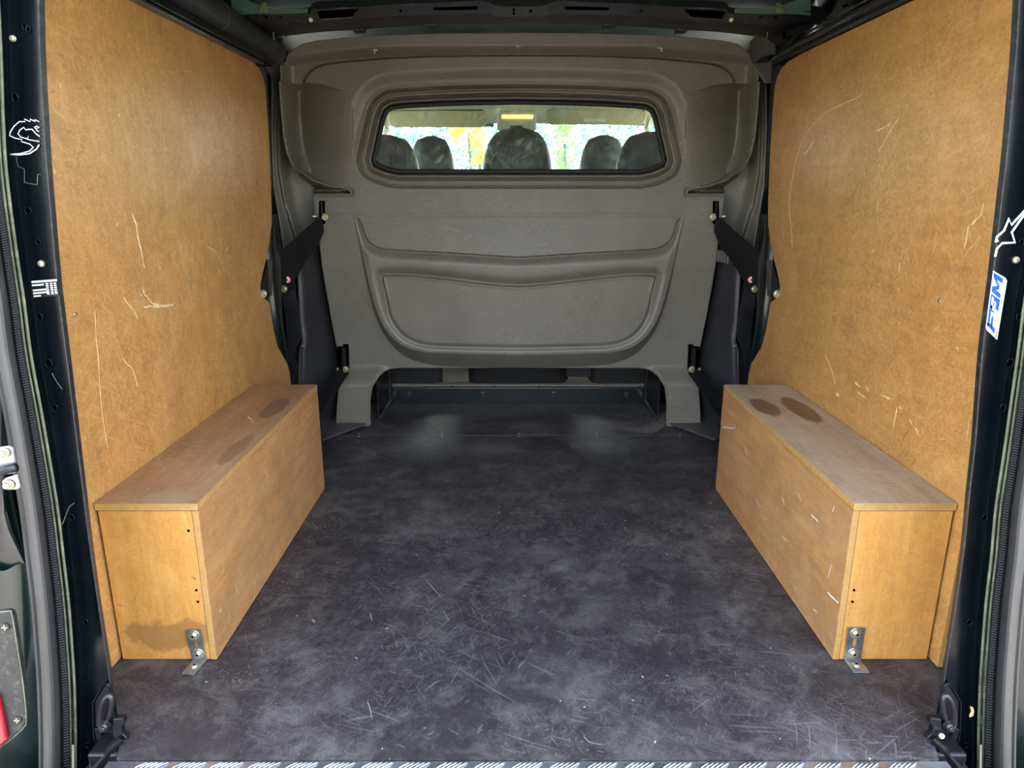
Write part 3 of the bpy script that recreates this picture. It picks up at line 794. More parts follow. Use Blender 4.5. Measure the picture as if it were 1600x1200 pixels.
wstrip(g, jig([(1349, 142), (1344, 150), (1318, 162), (1290, 176), (1268, 198), (1252, 225), (1244, 250), (1237, 285), (1233, 320), (1236, 350), (1238, 385)], 34, .5), 1.0, 1)
wstrip(g, jig([(1369, 204), (1381, 200), (1393, 191)], 10, 1), 1.6, 1)
wstrip(g, jig([(1406, 183), (1396, 197), (1383, 219), (1372, 237)], 10, .5), 1.3, 1)
wstrip(g, jig([(1254, 242), (1262, 235), (1268, 228), (1272, 218)], 8, 1), 2.4, 1)
wstrip(g, jig([(1536, 317), (1533, 335), (1518, 352)], 8, 1), 1.8, 1); wstrip(g, jig([(1513, 352), (1510, 372), (1507, 390)], 8, 1), 2.0, 1)
for a, b in (((1335, 597), (1345, 605)), ((1340, 612), (1352, 622)), ((1353, 604), (1358, 612)), ((1375, 616), (1392, 624)), ((1404, 635), (1409, 639)), ((1421, 655), (1426, 665)), ((1430, 668), (1436, 681)), ((1306, 615), (1310, 620)), ((1402, 635), (1396, 668)), ((1307, 613), (1311, 619))):
    wstrip(g, jig([a, b], 5, .5), 2.2, 1)
wstrip(g, jig([(1290, 555), (1300, 580), (1305, 600)], 8, .5), 1, 1)
wstrip(g, jig([(1406, 410), (1405, 426)], 4, .5), 1.4, 1)
g.make('gouge', M_CUT, LN[1], kind='stuff')
for s, pl in ((0, [(118, 491), (222, 461), (296, 442), (358, 427), (332, 72), (389, 99), (119, 491)][:6]), (1, [(1301, 424), (1372, 445), (1468, 470), (1256, 78), (1320, 46), (1398, 5)])):
    for u, v in pl:
        c = on_panel(s, [(u, v)])[0]; ax = (1 if not s else -1, 0, 0)
        g = G(); g.cyl(c, ax, 0.0045, 0.0012, 14, bev=0.0004)
        g.make('screw', M_BOLT, LN[s])

# ================================================================== wheel arch boxes
XI, XO, Y0, Y1, HB, TH = 0.600, 0.788, 1.182, 2.004, 0.332, 0.015
def boardbox(name, a, b, face, edge, ax, parent, mirror, label=None):
    """one plywood board: faces across axis ax carry the veneer, the others the laminated edge"""
    g = G().box(a, b, 0.0010, seg=1)
    vs, fs = g.v, g.f
    fm = []
    for f in fs:
        p = [vs[i] for i in f]; n = (p[1] - p[0]).cross(p[2] - p[0])
        fm.append(0 if abs(n.normalized()['XYZ'.index(ax)]) > 0.5 else 1)
    o = mesh_obj(name, vs, fs, [face, edge], parent, mirror=mirror, fm=fm)
    if label: o['label'] = label
    return o
for s in (0, 1):
    mir = bool(s); sg = 1 if s else -1
    r = root('wheel_arch_box', ('long plywood box over the right wheel arch, top darkened by two oval stains' if s else 'long plywood box over the left wheel arch, with a water-stained front end'), 'storage box', (sg * 0.69, 1.6, 0))
    boardbox('top_panel', (-XO, Y0 - .001, HB - TH), (-XI, Y1, HB), M_TOPR if s else M_TOPL, E_Z, 'Z', r, mir)
    boardbox('side_panel', (-XI - TH * .8, Y0, 0.0008), (-XI, Y1 - .001, HB - TH - .0006), M_SIDE, E_X, 'X', r, mir)
    boardbox('end_panel', (-XO + .004, Y0 + .001, 0.0008), (-XI - TH * .8 - .0008, Y0 + .013, HB - TH - .0006), M_FRONT if s else M_FRONTL, E_Y, 'Y', r, mir)
    boardbox('end_panel', (-XO + .004, Y1 - .015, 0.0008), (-XI - TH * .8 - .0008, Y1 - .003, HB - TH - .0006), M_FRONT, E_Y, 'Y', r, mir)
    for u, v in ((327, 940), (311, 1011) if s else (300, 829), (314, 922)):
        c = P(u, v, Y0 + .0006)
        if c.x > -XI - .02: c.x = -XI - .022
        G().cyl(c, (0, -1, 0), 0.0024, 0.0012, 10).make('screw', M_DARK, r, mirror=mir)
    # angle bracket
    lb = root('angle_bracket', 'galvanised steel angle bracket holding the %s box to the floor' % ('right' if s else 'left'), 'bracket', (sg * 0.63, Y0, 0))
    q = {0: ((290, 984), (314, 983), (323, 1027), (302, 1028)), 1: ((1324, 980), (1351, 980), (1344, 1027), (1319, 1027))}[s]
    top0, top1 = P(*q[0], Y0 - .001), P(*q[1], Y0 - .001)
    x0, x1 = (top0.x, top1.x); zt = (top0.z + top1.z) / 2
    b0, b1 = P(*q[3], Y0 - .001).x, P(*q[2], Y0 - .001).x
    fpx = {0: ((283, 1053), (303, 1054)), 1: ((1333, 1050), (1360, 1051))}[s]
    f0, f1 = PZ(*fpx[0], .003), PZ(*fpx[1], .003)
    g = G(); th = 0.003
    # upright with two round holes and a slot drawn by real cut: build as strips round the slot
    def qd(a, b, c_, d, off): g.prism([a, b, c_, d], off)
    def up(a, b): # a across 0..1, b up 0..1
        xa = b0 + (x0 - b0) * b; xb = b1 + (x1 - b1) * b
        return Vector((xa + (xb - xa) * a, Y0 - .001, 0.003 + (zt - .003) * b))
    off = (0, -th, 0)
    qd(up(0, 0), up(.38, 0), up(.38, 1), up(0, 1), off); qd(up(.62, 0), up(1, 0), up(1, 1), up(.62, 1), off)
    qd(up(.38, 0), up(.62, 0), up(.62, .40), up(.38, .40), off); qd(up(.38, .68), up(.62, .68), up(.62, 1), up(.38, 1), off)
    upr = fix(g.make('upright', M_ZINC, lb))
    g = G(); g.prism([Vector((b0, Y0 - .001, .0005)), Vector((b1, Y0 - .001, .0005)), Vector((f1.x, f1.y, .0005)), Vector((f0.x, f0.y, .0005))], (0, 0, th))
    ft_ = fix(g.make('foot', M_ZINC, lb)); bevel(ft_, 0.001)
    for b in (.22, .84):
        c = up(.5, b) + Vector((0, -th, 0)); g = G()
        g.cyl(c, (0, -1, 0), 0.011, 0.0015, 22, bev=.0005); g.cyl(c + Vector((0, -.0015, 0)), (0, -1, 0), 0.0075, 0.004, 20, r2=.005, bev=.0015)
        g.cyl(c + Vector((0, -.0056, 0)), (0, -1, 0), 0.0025, 0.0003, 6, mi=1)
        g.make('bolt', [M_BOLT, M_DARK], upr)
    c = Vector(((b0 + b1 + f0.x + f1.x) / 4, (Y0 + f0.y) / 2, th + .0005)); g = G()
    g.cyl(c, (0, 0, 1), .008, .003, 20, r2=.006, bev=.001); g.cyl(c + Vector((0, 0, .003)), (0, 0, 1), .0025, .0003, 6, mi=1)
    g.make('screw', [M_BOLT, M_DARK], ft_)
# pale scratches on the box sides: thin torn ribbons
def xstrip(g, pl, wpx, x, mapf):
    pts = [PX(u, v, x) for u, v in pl]; N = len(pts); dx = -0.0004 if x > 0 else 0.0004
    vs = []
    for i, p in enumerate(pts):
        t = pts[min(i + 1, N - 1)] - pts[max(0, i - 1)]; t.x = 0; t.normalize()
        wd = wpx * (0.6 + random.random() * .8) if 0 < i < N - 1 else 0.2
        h = wd / FPX * p.y / 2; nn = Vector((0, -t.z, t.y)) * h
        vs += [p + nn + Vector((dx, 0, 0)), p - nn + Vector((dx, 0, 0))]
    g.add(vs, [(2 * i, 2 * i + 1, 2 * i + 3, 2 * i + 2) for i in range(N - 1)])
g = G()
for pl, wd in (([(1128, 668), (1138, 668), (1145, 670), (1150, 664)], 1.6), ([(1267, 803), (1280, 816)], 2.4), ([(1293, 925), (1311, 943)], 3), ([(1222, 775), (1226, 790)], 2), ([(1247, 770), (1252, 784)], 1.5),
               ([(1300, 880), (1294, 905)], 1.5), ([(1271, 950), (1277, 958)], 2), ([(1221, 838), (1232, 846)], 1.2), ([(1304, 790), (1301, 800)], 2), ([(1164, 700), (1168, 712)], 1.2), ([(1180, 780), (1190, 795)], 1)):
    xstrip(g, jig(pl, 9, .5), wd, 0.5994, None)
g.make('scratch', M_WHITE, [o for o in WP if o.name.startswith('wheel_arch_box') and WP[o].x > 0][0], kind='stuff')
g = G()
for pl, wd in (([(367, 912), (371, 928)], 1.6), ([(387, 650), (398, 662)], 1), ([(440, 700), (444, 712)], 1.2), ([(413, 735), (420, 745)], 1), ([(350, 880), (346, 900)], 1.2), ([(470, 655), (476, 668)], 1.2)):
    xstrip(g, jig(pl, 8, .5), wd, -0.5994, None)
g.make('scratch', M_CUT, [o for o in WP if o.name.startswith('wheel_arch_box') and WP[o].x < 0][0], kind='stuff')

# ================================================================== BULKHEAD: one moulded shell as a height field
YB = 2.62
UC = 811.0
def poly(pts): return [(UC - u, v) for u, v in pts]
def sdist(M_, V_, pl, closed=True):
    """signed distance (negative inside) in pixels-on-the-bulkhead units"""
    pl = np.array(pl, float); n = len(pl)
    d = np.full(M_.shape, 1e9); ins = np.zeros(M_.shape, bool)
    for i in range(n if closed else n - 1):
        a = pl[i]; b = pl[(i + 1) % n]; e = b - a; L = max(e @ e, 1e-9)
        t = np.clip(((M_ - a[0]) * e[0] + (V_ - a[1]) * e[1]) / L, 0, 1)
        d = np.minimum(d, np.hypot(M_ - a[0] - t * e[0], V_ - a[1] - t * e[1]))
        if closed:
            c = ((a[1] > V_) != (b[1] > V_)) & (M_ < (b[0] - a[0]) * (V_ - a[1]) / (b[1] - a[1] + 1e-12) + a[0])
            ins ^= c
    return np.where(ins, -d, d) if closed else d
def sst(x, a, b):
    t = np.clip((x - a) / (b - a), 0, 1); return t * t * (3 - 2 * t)
def smooth_poly(pts, n):  # pts px half outline, open
    return [(p[0], p[1]) for p in resample(pts, n)]
Wn = poly([(911, 161), (811, 160), (740, 161), (680, 163), (630, 166), (612, 168), (604, 173), (599, 184), (594, 205), (588, 232), (584, 250), (586, 256), (602, 263), (622, 267), (811, 267), (911, 267)])
TopA = poly([(911, 90), (811, 90), (740, 90.5), (660, 92), (600, 95), (550, 99), (515, 103), (498, 108), (488, 115), (481, 124), (478, 131), (490, 133), (508, 134), (522, 137), (532, 142), (545, 143), (600, 300), (911, 300)])
PLedge = [(490, 302), (492, 335), (499, 378), (502, 410), (507, 450), (514, 500), (521, 540), (529, 575), (531, 600), (528, 640), (527, 672)]
Ecur = [(447, 105), (449, 160), (452, 215), (457, 243), (468, 266), (488, 281), (515, 290), (545, 296), (548, 303), (490, 303)]
B2 = poly(Ecur + PLedge[1:] + [(560, 700), (380, 700), (380, 105)])
B1 = poly([(455, 132), (478, 131), (508, 134), (532, 142), (545, 143), (545, 296), (515, 290), (488, 281), (468, 266), (457, 243), (452, 215)])
SO = poly(smooth_poly([(553, 340), (560, 375), (568, 415), (578, 465), (590, 508), (608, 540), (632, 562), (668, 574), (720, 578), (811, 580)], 60) + [(911, 580), (911, 340)])
SOc = SO[:60]
SIc = poly(smooth_poly([(553, 339), (563, 380), (573, 425), (586, 475), (602, 512), (622, 534), (648, 546), (690, 551), (811, 554)], 60))
SI = SIc + [(-100, 554), (-100, 339)]
UPc = poly(smooth_poly([(552, 333), (563, 343), (569, 360), (576, 375), (592, 386), (625, 390), (700, 394), (760, 398), (811, 401)], 50))
UP = UPc + [(-100, 401), (-100, 320)] + poly([(540, 320)])
P2 = poly(smooth_poly([(600, 432), (640, 432), (700, 438), (760, 445), (811, 449)], 30)) + [(-100, 449), (-100, 537)] + poly(smooth_poly([(811, 537), (700, 535), (665, 532), (642, 524), (626, 510), (614, 490), (606, 460), (600, 436)], 40))
OPEN = poly([(580, 700), (580, 625), (583, 605), (591, 591), (604, 582), (622, 580), (811, 580), (911, 580), (911, 700)])
OUTL = poly([(911, 57), (811, 57), (700, 58), (600, 61), (540, 65), (500, 69), (478, 74), (458, 88), (452, 98), (447, 103), (416, 106), (415, 200), (420, 300), (425, 400), (430, 480), (445, 560), (470, 600), (480, 640), (490, 669), (580, 669), (911, 700)])
SL1 = poly([(498, 314), (508, 314), (508, 350), (498, 350)])
SL2 = poly([(532, 542), (541, 542), (542, 580), (534, 580)])
RIB1 = poly([(447, 108), (449, 160), (452, 215), (457, 243), (468, 266)])
RIB2 = poly([(432, 118), (430, 200), (433, 270), (441, 320), (453, 365), (464, 400)])
RIB3 = poly([(420, 106), (420, 200), (424, 290), (432, 340), (440, 400)])
def mv(X, Z):
    depth = YB * CT + (CZ - Z) * ST
    upc = YB * ST + (Z - CZ) * CT
    return np.abs(X) / depth * FPX, 600 - FPX * upc / depth
def field(X, Z):
    M_, V_ = mv(X, Z)
    dW = sdist(M_, V_, Wn)
    h = 0.12 * np.where(Z > .9, (Z - .9) ** 2, np.minimum((.9 - Z) ** 2, .08))
    h0 = h.copy()
    # smooth bulge framing the top and sides of the window
    fade = 1 - sst(V_, 170, 262)
    h += 0.016 * sst(dW, 32, 54) * fade
    # top shelf
    dA = sdist(M_, V_, TopA)
    vA = 90 + np.maximum(M_ - 150, 0) ** 2 / 180 ** 2 * 12
    lip = np.clip((vA - V_) / 15.0, 0, 1)
    hl = h0 - 0.004 + 0.036 * sst(lip, 0, 1) ** 0.8
    above = (V_ < 140) & (M_ > 0)
    k = sst(dA, -1.0, 3.0)
    zone = above & ~((M_ > UC - 545) & (V_ > 132))
    h = np.where(zone, h * (1 - k) + (hl) * k, h)
    # column-like recess at the sides
    xx = np.clip((M_ - (UC - 548)) / 95.0, 0, 1)
    d1 = sdist(M_, V_, B1)
    hb1 = h0 + 0.016 * fade - 0.115 * xx ** 1.9
    k1 = 1 - sst(d1, -3.0, 0.5)
    k1 = np.where(M_ < UC - 552, 0, np.where(M_ < UC - 530, np.where((V_ > 143) & (V_ < 294), 1, k1), k1))
    h = h * (1 - k1) + hb1 * k1
    # deep side bowl under the ledge and beside the plate
    d2 = sdist(M_, V_, B2)
    wdt = np.where(V_ > 300, 5.0, 16.0)
    k2 = 1 - sst(d2, -wdt, 0)
    hbowl = -0.12 + 0.05 * sst(M_, UC - 480, UC - 430)
    hbowl = np.where(V_ < 330, hbowl + 0.0, hbowl)
    # window rings
    ring = -0.030 + 0.008 * sst(dW, 5, 6.5) + 0.011 * sst(dW, 12.5, 15) + 0.011 * sst(dW, 25, 28)
    ring = ring - 0.015 * np.exp(-((dW - 12.4) / 1.25) ** 2) - 0.015 * np.exp(-((dW - 24.8) / 1.25) ** 2) - 0.006 * np.exp(-((dW - 5) / .8) ** 2) + 0.003 * np.exp(-((dW - 17) / 2.0) ** 2) + 0.003 * np.exp(-((dW - 8) / 1.5) ** 2)
    h = h + np.where(dW < 30, ring, 0)
    # ---- lower half
    dSO = sdist(M_, V_, SO); dSOc = sdist(M_, V_, SOc, False); dSI = sdist(M_, V_, SI); dSIc = sdist(M_, V_, SIc, False)
    Lf = -0.058 * sst(V_, 338, 575) - 0.002 * sst(V_, 330, 337)
    low = V_ > 320
    hs = np.where(dSO > 0, Lf, 0)
    tt = dSOc / (dSOc + dSIc + 1e-6)
    hs = np.where((dSO <= 0) & (dSI > 0), Lf * (1 - tt), hs)
    dU = sdist(M_, V_, UP); dP = sdist(M_, V_, P2)
    wP = 3.0 + 7.0 * sst(V_, 450, 520)
    groove = 0.005 - 0.026 * np.exp(-(np.maximum(dU, 0) / 9.0) ** 2) - 0.024 * np.exp(-(np.maximum(dP, 0) / 10.0) ** 2)
    rim = sst(-dSI, 0, 10)
    gi = groove * rim
    gi = np.where(dU < 3, gi * sst(dU, 0, 3), gi)
    gi = np.where(dP < wP, gi * sst(dP, 0, wP), gi)
    gi = np.where(dP < 0, 0.0 + 0.002 * np.exp(-(dP / 3.0) ** 2) * (V_ < 455), gi)
    hs = np.where((dSI <= 0) & (dU > 0), gi, hs)
    h = np.where(low, h + hs, h)
    # tab under the ledge and the feet
    dT = sdist(M_, V_, poly([(545, 296), (549, 299), (549, 304), (492, 304), (492, 299)]))
    h += 0.006 * (1 - sst(dT, 0, 4)) * 0 - 0.006 * np.exp(-(dT / 3.0) ** 2) * (M_ < UC - 490)
    foot = (M_ > UC - 585) & (V_ > 570)
    h = np.where(V_ > 570, h + 0.062 * sst(V_, 574, 604) * sst(M_, UC - 612, UC - 590), h)
    dO = sdist(M_, V_, OPEN)
    h -= 0.012 * (1 - sst(dO, 0, 6)) * (V_ > 584)
    h = h * (1 - k2) + hbowl * k2
    # flank ribs
    for R_, a, wdd in ((RIB1, 0.055, 6.0), (RIB2, 0.030, 5.0), (RIB3, 0.035, 5.0)):
        h += a * np.exp(-(sdist(M_, V_, R_, False) / wdd) ** 2) * (V_ < 420)
    h += 0.01 * np.sin(np.clip((V_ - 100) / 300, 0, 1) * math.pi) * (M_ > UC - 440)
    return h
STEP = 0.0028
xs = np.arange(-0.93, 0.93 + STEP, STEP); xs = xs - xs.mean()
zs = np.concatenate([np.arange(-0.002, 0.93, STEP), np.arange(0.9300, 1.24, 0.0016), np.arange(1.24, 1.405, 0.0024)])
xs = np.concatenate([-np.arange(0.0012, 0.93, 0.0025)[::-1], np.arange(0.0012, 0.93, 0.0025)])
X, Z = np.meshgrid(xs, zs)
def mask_sd(X, Z):
    M_, V_ = mv(X, Z)
    d = sdist(M_, V_, OUTL)
    for hole in (Wn, OPEN, SL1, SL2):
        d = np.maximum(d, -sdist(M_, V_, hole))
    return d
cd = mask_sd((X[:-1, :-1] + X[1:, 1:]) / 2, (Z[:-1, :-1] + Z[1:, 1:]) / 2)
keep = cd < 0
nx, nz = len(xs), len(zs)
idx = np.arange(nx * nz).reshape(nz, nx)
quads = np.stack([idx[:-1, :-1], idx[:-1, 1:], idx[1:, 1:], idx[1:, :-1]], -1)[keep]
# pull border vertices onto the outlines
used = np.zeros(nx * nz, int)
np.add.at(used, quads.ravel(), 1)
border = ((used > 0) & (used < 4)).reshape(nz, nx)
for _ in range(3):
    d0 = mask_sd(X[border], Z[border]); e = 0.0006
    gx = (mask_sd(X[border] + e, Z[border]) - mask_sd(X[border] - e, Z[border])) / (2 * e)
    gz = (mask_sd(X[border], Z[border] + e) - mask_sd(X[border], Z[border] - e)) / (2 * e)
    L = gx ** 2 + gz ** 2 + 1e-6
    st_x = np.clip(d0 * gx / L, -STEP * .6, STEP * .6); st_z = np.clip(d0 * gz / L, -STEP * .6, STEP * .6)
    X[border] -= st_x; Z[border] -= st_z
H = field(X, Z)
V3 = np.stack([X, YB - H, Z], -1).reshape(-1, 3)
sel = np.unique(quads); remap = np.full(nx * nz, -1); remap[sel] = np.arange(len(sel))
qv = remap[quads]; V3 = V3[sel]
bulk = root('bulkhead', 'grey moulded plastic bulkhead with a wide window across the van', 'bulkhead', (0, YB, 0))
me = bpy.data.meshes.new('moulding')
me.vertices.add(len(V3)); me.vertices.foreach_set('co', (V3 - np.array([0, YB, 0.7])).ravel())
me.loops.add(qv.size); me.loops.foreach_set('vertex_index', qv.ravel())
me.polygons.add(len(qv)); me.polygons.foreach_set('loop_start', np.arange(0, qv.size, 4)); me.polygons.foreach_set('loop_total', np.full(len(qv), 4))
me.polygons.foreach_set('use_smooth', np.ones(len(qv), bool))
me.update(calc_edges=True); me.validate()
me.materials.append(M_BULK)
mo = bpy.data.objects.new('moulding', me); COL.objects.link(mo); mo.parent = bulk; mo.location = (0, 0, 0.7); WP[mo] = Vector((0, YB, .7))
md = mo.modifiers.new('solid', 'SOLIDIFY'); md.thickness = 0.004; md.offset = -1
# push-in studs along the top
for u, v in ((585, 78), (809, 71.5), (1034, 75)):
    c = P(u, v, YB - 0.060); g = G()
    g.cyl(c, (0, -1, 0), 0.0045, 0.004, 16, bev=.001)
    for a in range(4):
        g.cyl(c + Vector((0, .001, 0)), (math.cos(a * math.pi / 2), 0, math.sin(a * math.pi / 2)), 0.0035, 0.012, 8, r2=0.0008)
    g.make('stud', M_BOLT, bulk)
# gasket, pane
def win_pts(off):
    pl = np.array([p for p in Wn if p[0] > -50]); out = []
    # full outline in world x,z at the bulkhead plane
    left = [(UC - m, v) for m, v in Wn if m > -50]
    cx_, cv = UC, 214.0
    P_ = []
    for u, v in left[:-1] if False else left:
        P_.append((u, v))
    W_ = [P(u - 0.0, v, YB) for u, v in P_]
    res = [Vector((q.x, q.y, q.z)) for q in W_]
    res += [Vector((-q.x, q.y, q.z)) for q in res[::-1] if abs(q.x) > 0.01]
    c = Vector((0, YB, sum(q.z for q in res) / len(res)))
    o = []
    n = len(res)
    for i, q in enumerate(res):
        a = res[i - 1]; b = res[(i + 1) % n]
        t = (b - a); t.y = 0; t.normalize(); nn = Vector((-t.z, 0, t.x))
        if (q - c).dot(nn) < 0: nn = -nn
        o.append(q + nn * off)
    return o
g = G()
pts = win_pts(0.002)
dense = []
for i in range(len(pts)):
    a, b = pts[i], pts[(i + 1) % len(pts)]
    k = max(1, int((b - a).length / 0.02))
    dense += [a.lerp(b, j / k) for j in range(k)]
g.tube([p + Vector((0, 0.014, 0)) for p in dense], 0.0085, 10, closed=True)
g.make('window_gasket', M_RUB, bulk, smooth=True)
pp = win_pts(0.004)
o = fix(G().prism([p + Vector((0, 0.022, 0)) for p in pp], (0, 0.004, 0)).make('window_pane', M_GLASS, bulk, label='scratched dusty window pane')); pane_ = o
# safety-glass mark printed on the pane: a small dark stamp of unreadable rows
g = G()
for i, (a, b, c_, d) in enumerate(((607, 244, 622, 246), (608, 248, 613, 250), (615, 248, 622, 249), (608, 252, 612, 253.5), (615, 251, 621, 252), (609, 255, 611, 257), (616, 254.5, 622, 255.5))):
    g.box(P(a, d, YB + .0212), P(c_, b, YB + .0216))
g.make('glass_stamp', M_LABEL, pane_)
# dark backing behind the two slots on each side with clamp blades
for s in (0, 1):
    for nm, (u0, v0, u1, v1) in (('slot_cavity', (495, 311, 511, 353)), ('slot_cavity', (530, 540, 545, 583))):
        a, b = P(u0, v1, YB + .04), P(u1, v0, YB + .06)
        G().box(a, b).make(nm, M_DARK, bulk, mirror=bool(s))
    G().tube([P(501, 316, YB + .02), P(503, 342, YB - .01)], .004, 8).make('slot_blade', M_BLACK, bulk, mirror=bool(s))
    g = G().prism([P(u, v, YB - .02) for u, v in ((534, 544), (539, 544), (541, 580), (534, 574))], (0, .004, 0)); fix(g.make('slot_blade', M_BLACK, bulk, mirror=bool(s)))
    # flange that carries the foot onto the floor
    g = G().prism([PZ(582, 661, .002), PZ(505, 690, .002), PZ(497, 686, .002), PZ(497, 655, .002), PZ(560, 652, .002)], (0, 0, .010))
    o = fix(g.make('foot_flange', M_TRIM, bulk, mirror=bool(s))); bevel(o, .004, 3)

# ---- floor recess under the bulkhead: side cheeks, sill strip with bolts, seat-base backs
rc = root('under_bulkhead_trim', 'low grey and dark trim seen in the gap under the bulkhead', 'trim panel', (0, 2.93, 0))
a, b = P(608, 606, 2.925), P(1010, 626, 2.925)
G().box((a.x, 2.925, -.004), (b.x, 2.94, a.z), .002).make('sill_strip', M_GREEN, rc)
for u in (640, 754, 865, 979):
    c = P(u, 616.5, 2.925); g = G()
    g.box(c + Vector((-.009, -.004, -.013)), c + Vector((.009, .001, .013)), .002); g.cyl(c + Vector((0, -.004, -.003)), (0, -1, 0), .008, .005, 6, bev=.001)
    g.make('bolt', M_BEAM, rc)
pc = [(608, 604), (1010, 604), (1008, 590), (1004, 560), (612, 560)]
G().box(P(606, 606, 2.955), P(1012, 598, 2.98), .006, seg=3).make('ledge', M_BULK, rc)
loft('panel', [[(604, 600, 2.96), (811, 600, 2.96), (1012, 600, 2.96)], [(606, 590, 2.99), (811, 590, 2.99), (1010, 590, 2.99)], [(606, 560, 3.0), (811, 560, 3.0), (1010, 560, 3.0)]], M_BULK, rc, n=20, across=3)
o = fix(G().prism([P(u, v, 2.972) for u, v in ((633, 560), (868, 560), (868, 596), (866, 598), (645, 598), (637, 594), (634, 585))], (0, .01, 0)).make('seat_base', M_BULK, rc)); bevel(o, .004, 3)
o = fix(G().prism([P(u, v, 2.976) for u, v in ((868, 560), (970, 560), (966, 582), (940, 590), (868, 588))], (0, .01, 0)).make('seat_base', M_TRIMD, rc)); bevel(o, .004, 3)
for u in (706, 772, 842, 1000):
    G().cyl(P(u, 604, 2.953), (0, -1, 0), .0035, .003, 10).make('hole', M_DARK, rc)
for s in (0, 1):
    x = -P(608, 600, 2.93).x * -1
    # cheek plates either side of the recess
    g = G().prism([Vector((x - .004, 2.70, 0)), Vector((x + .004, 2.93, 0)), Vector((x + .004, 2.93, .24)), Vector((x - .004, 2.70, .24))], (-.006, 0, 0))
    fix(g.make('cheek', M_BLACK, rc, mirror=bool(s)))
    g = G().tube([(x + .004, 2.68, .012), (x + .006, 2.92, .012)], .008, 8); g.make('cheek_rail', M_BEAM, rc, mirror=bool(s))
    G().box((x - .004, 2.90, 0), (x + .012, 2.925, .2), .002).make('post', M_BLACK, rc, mirror=bool(s))

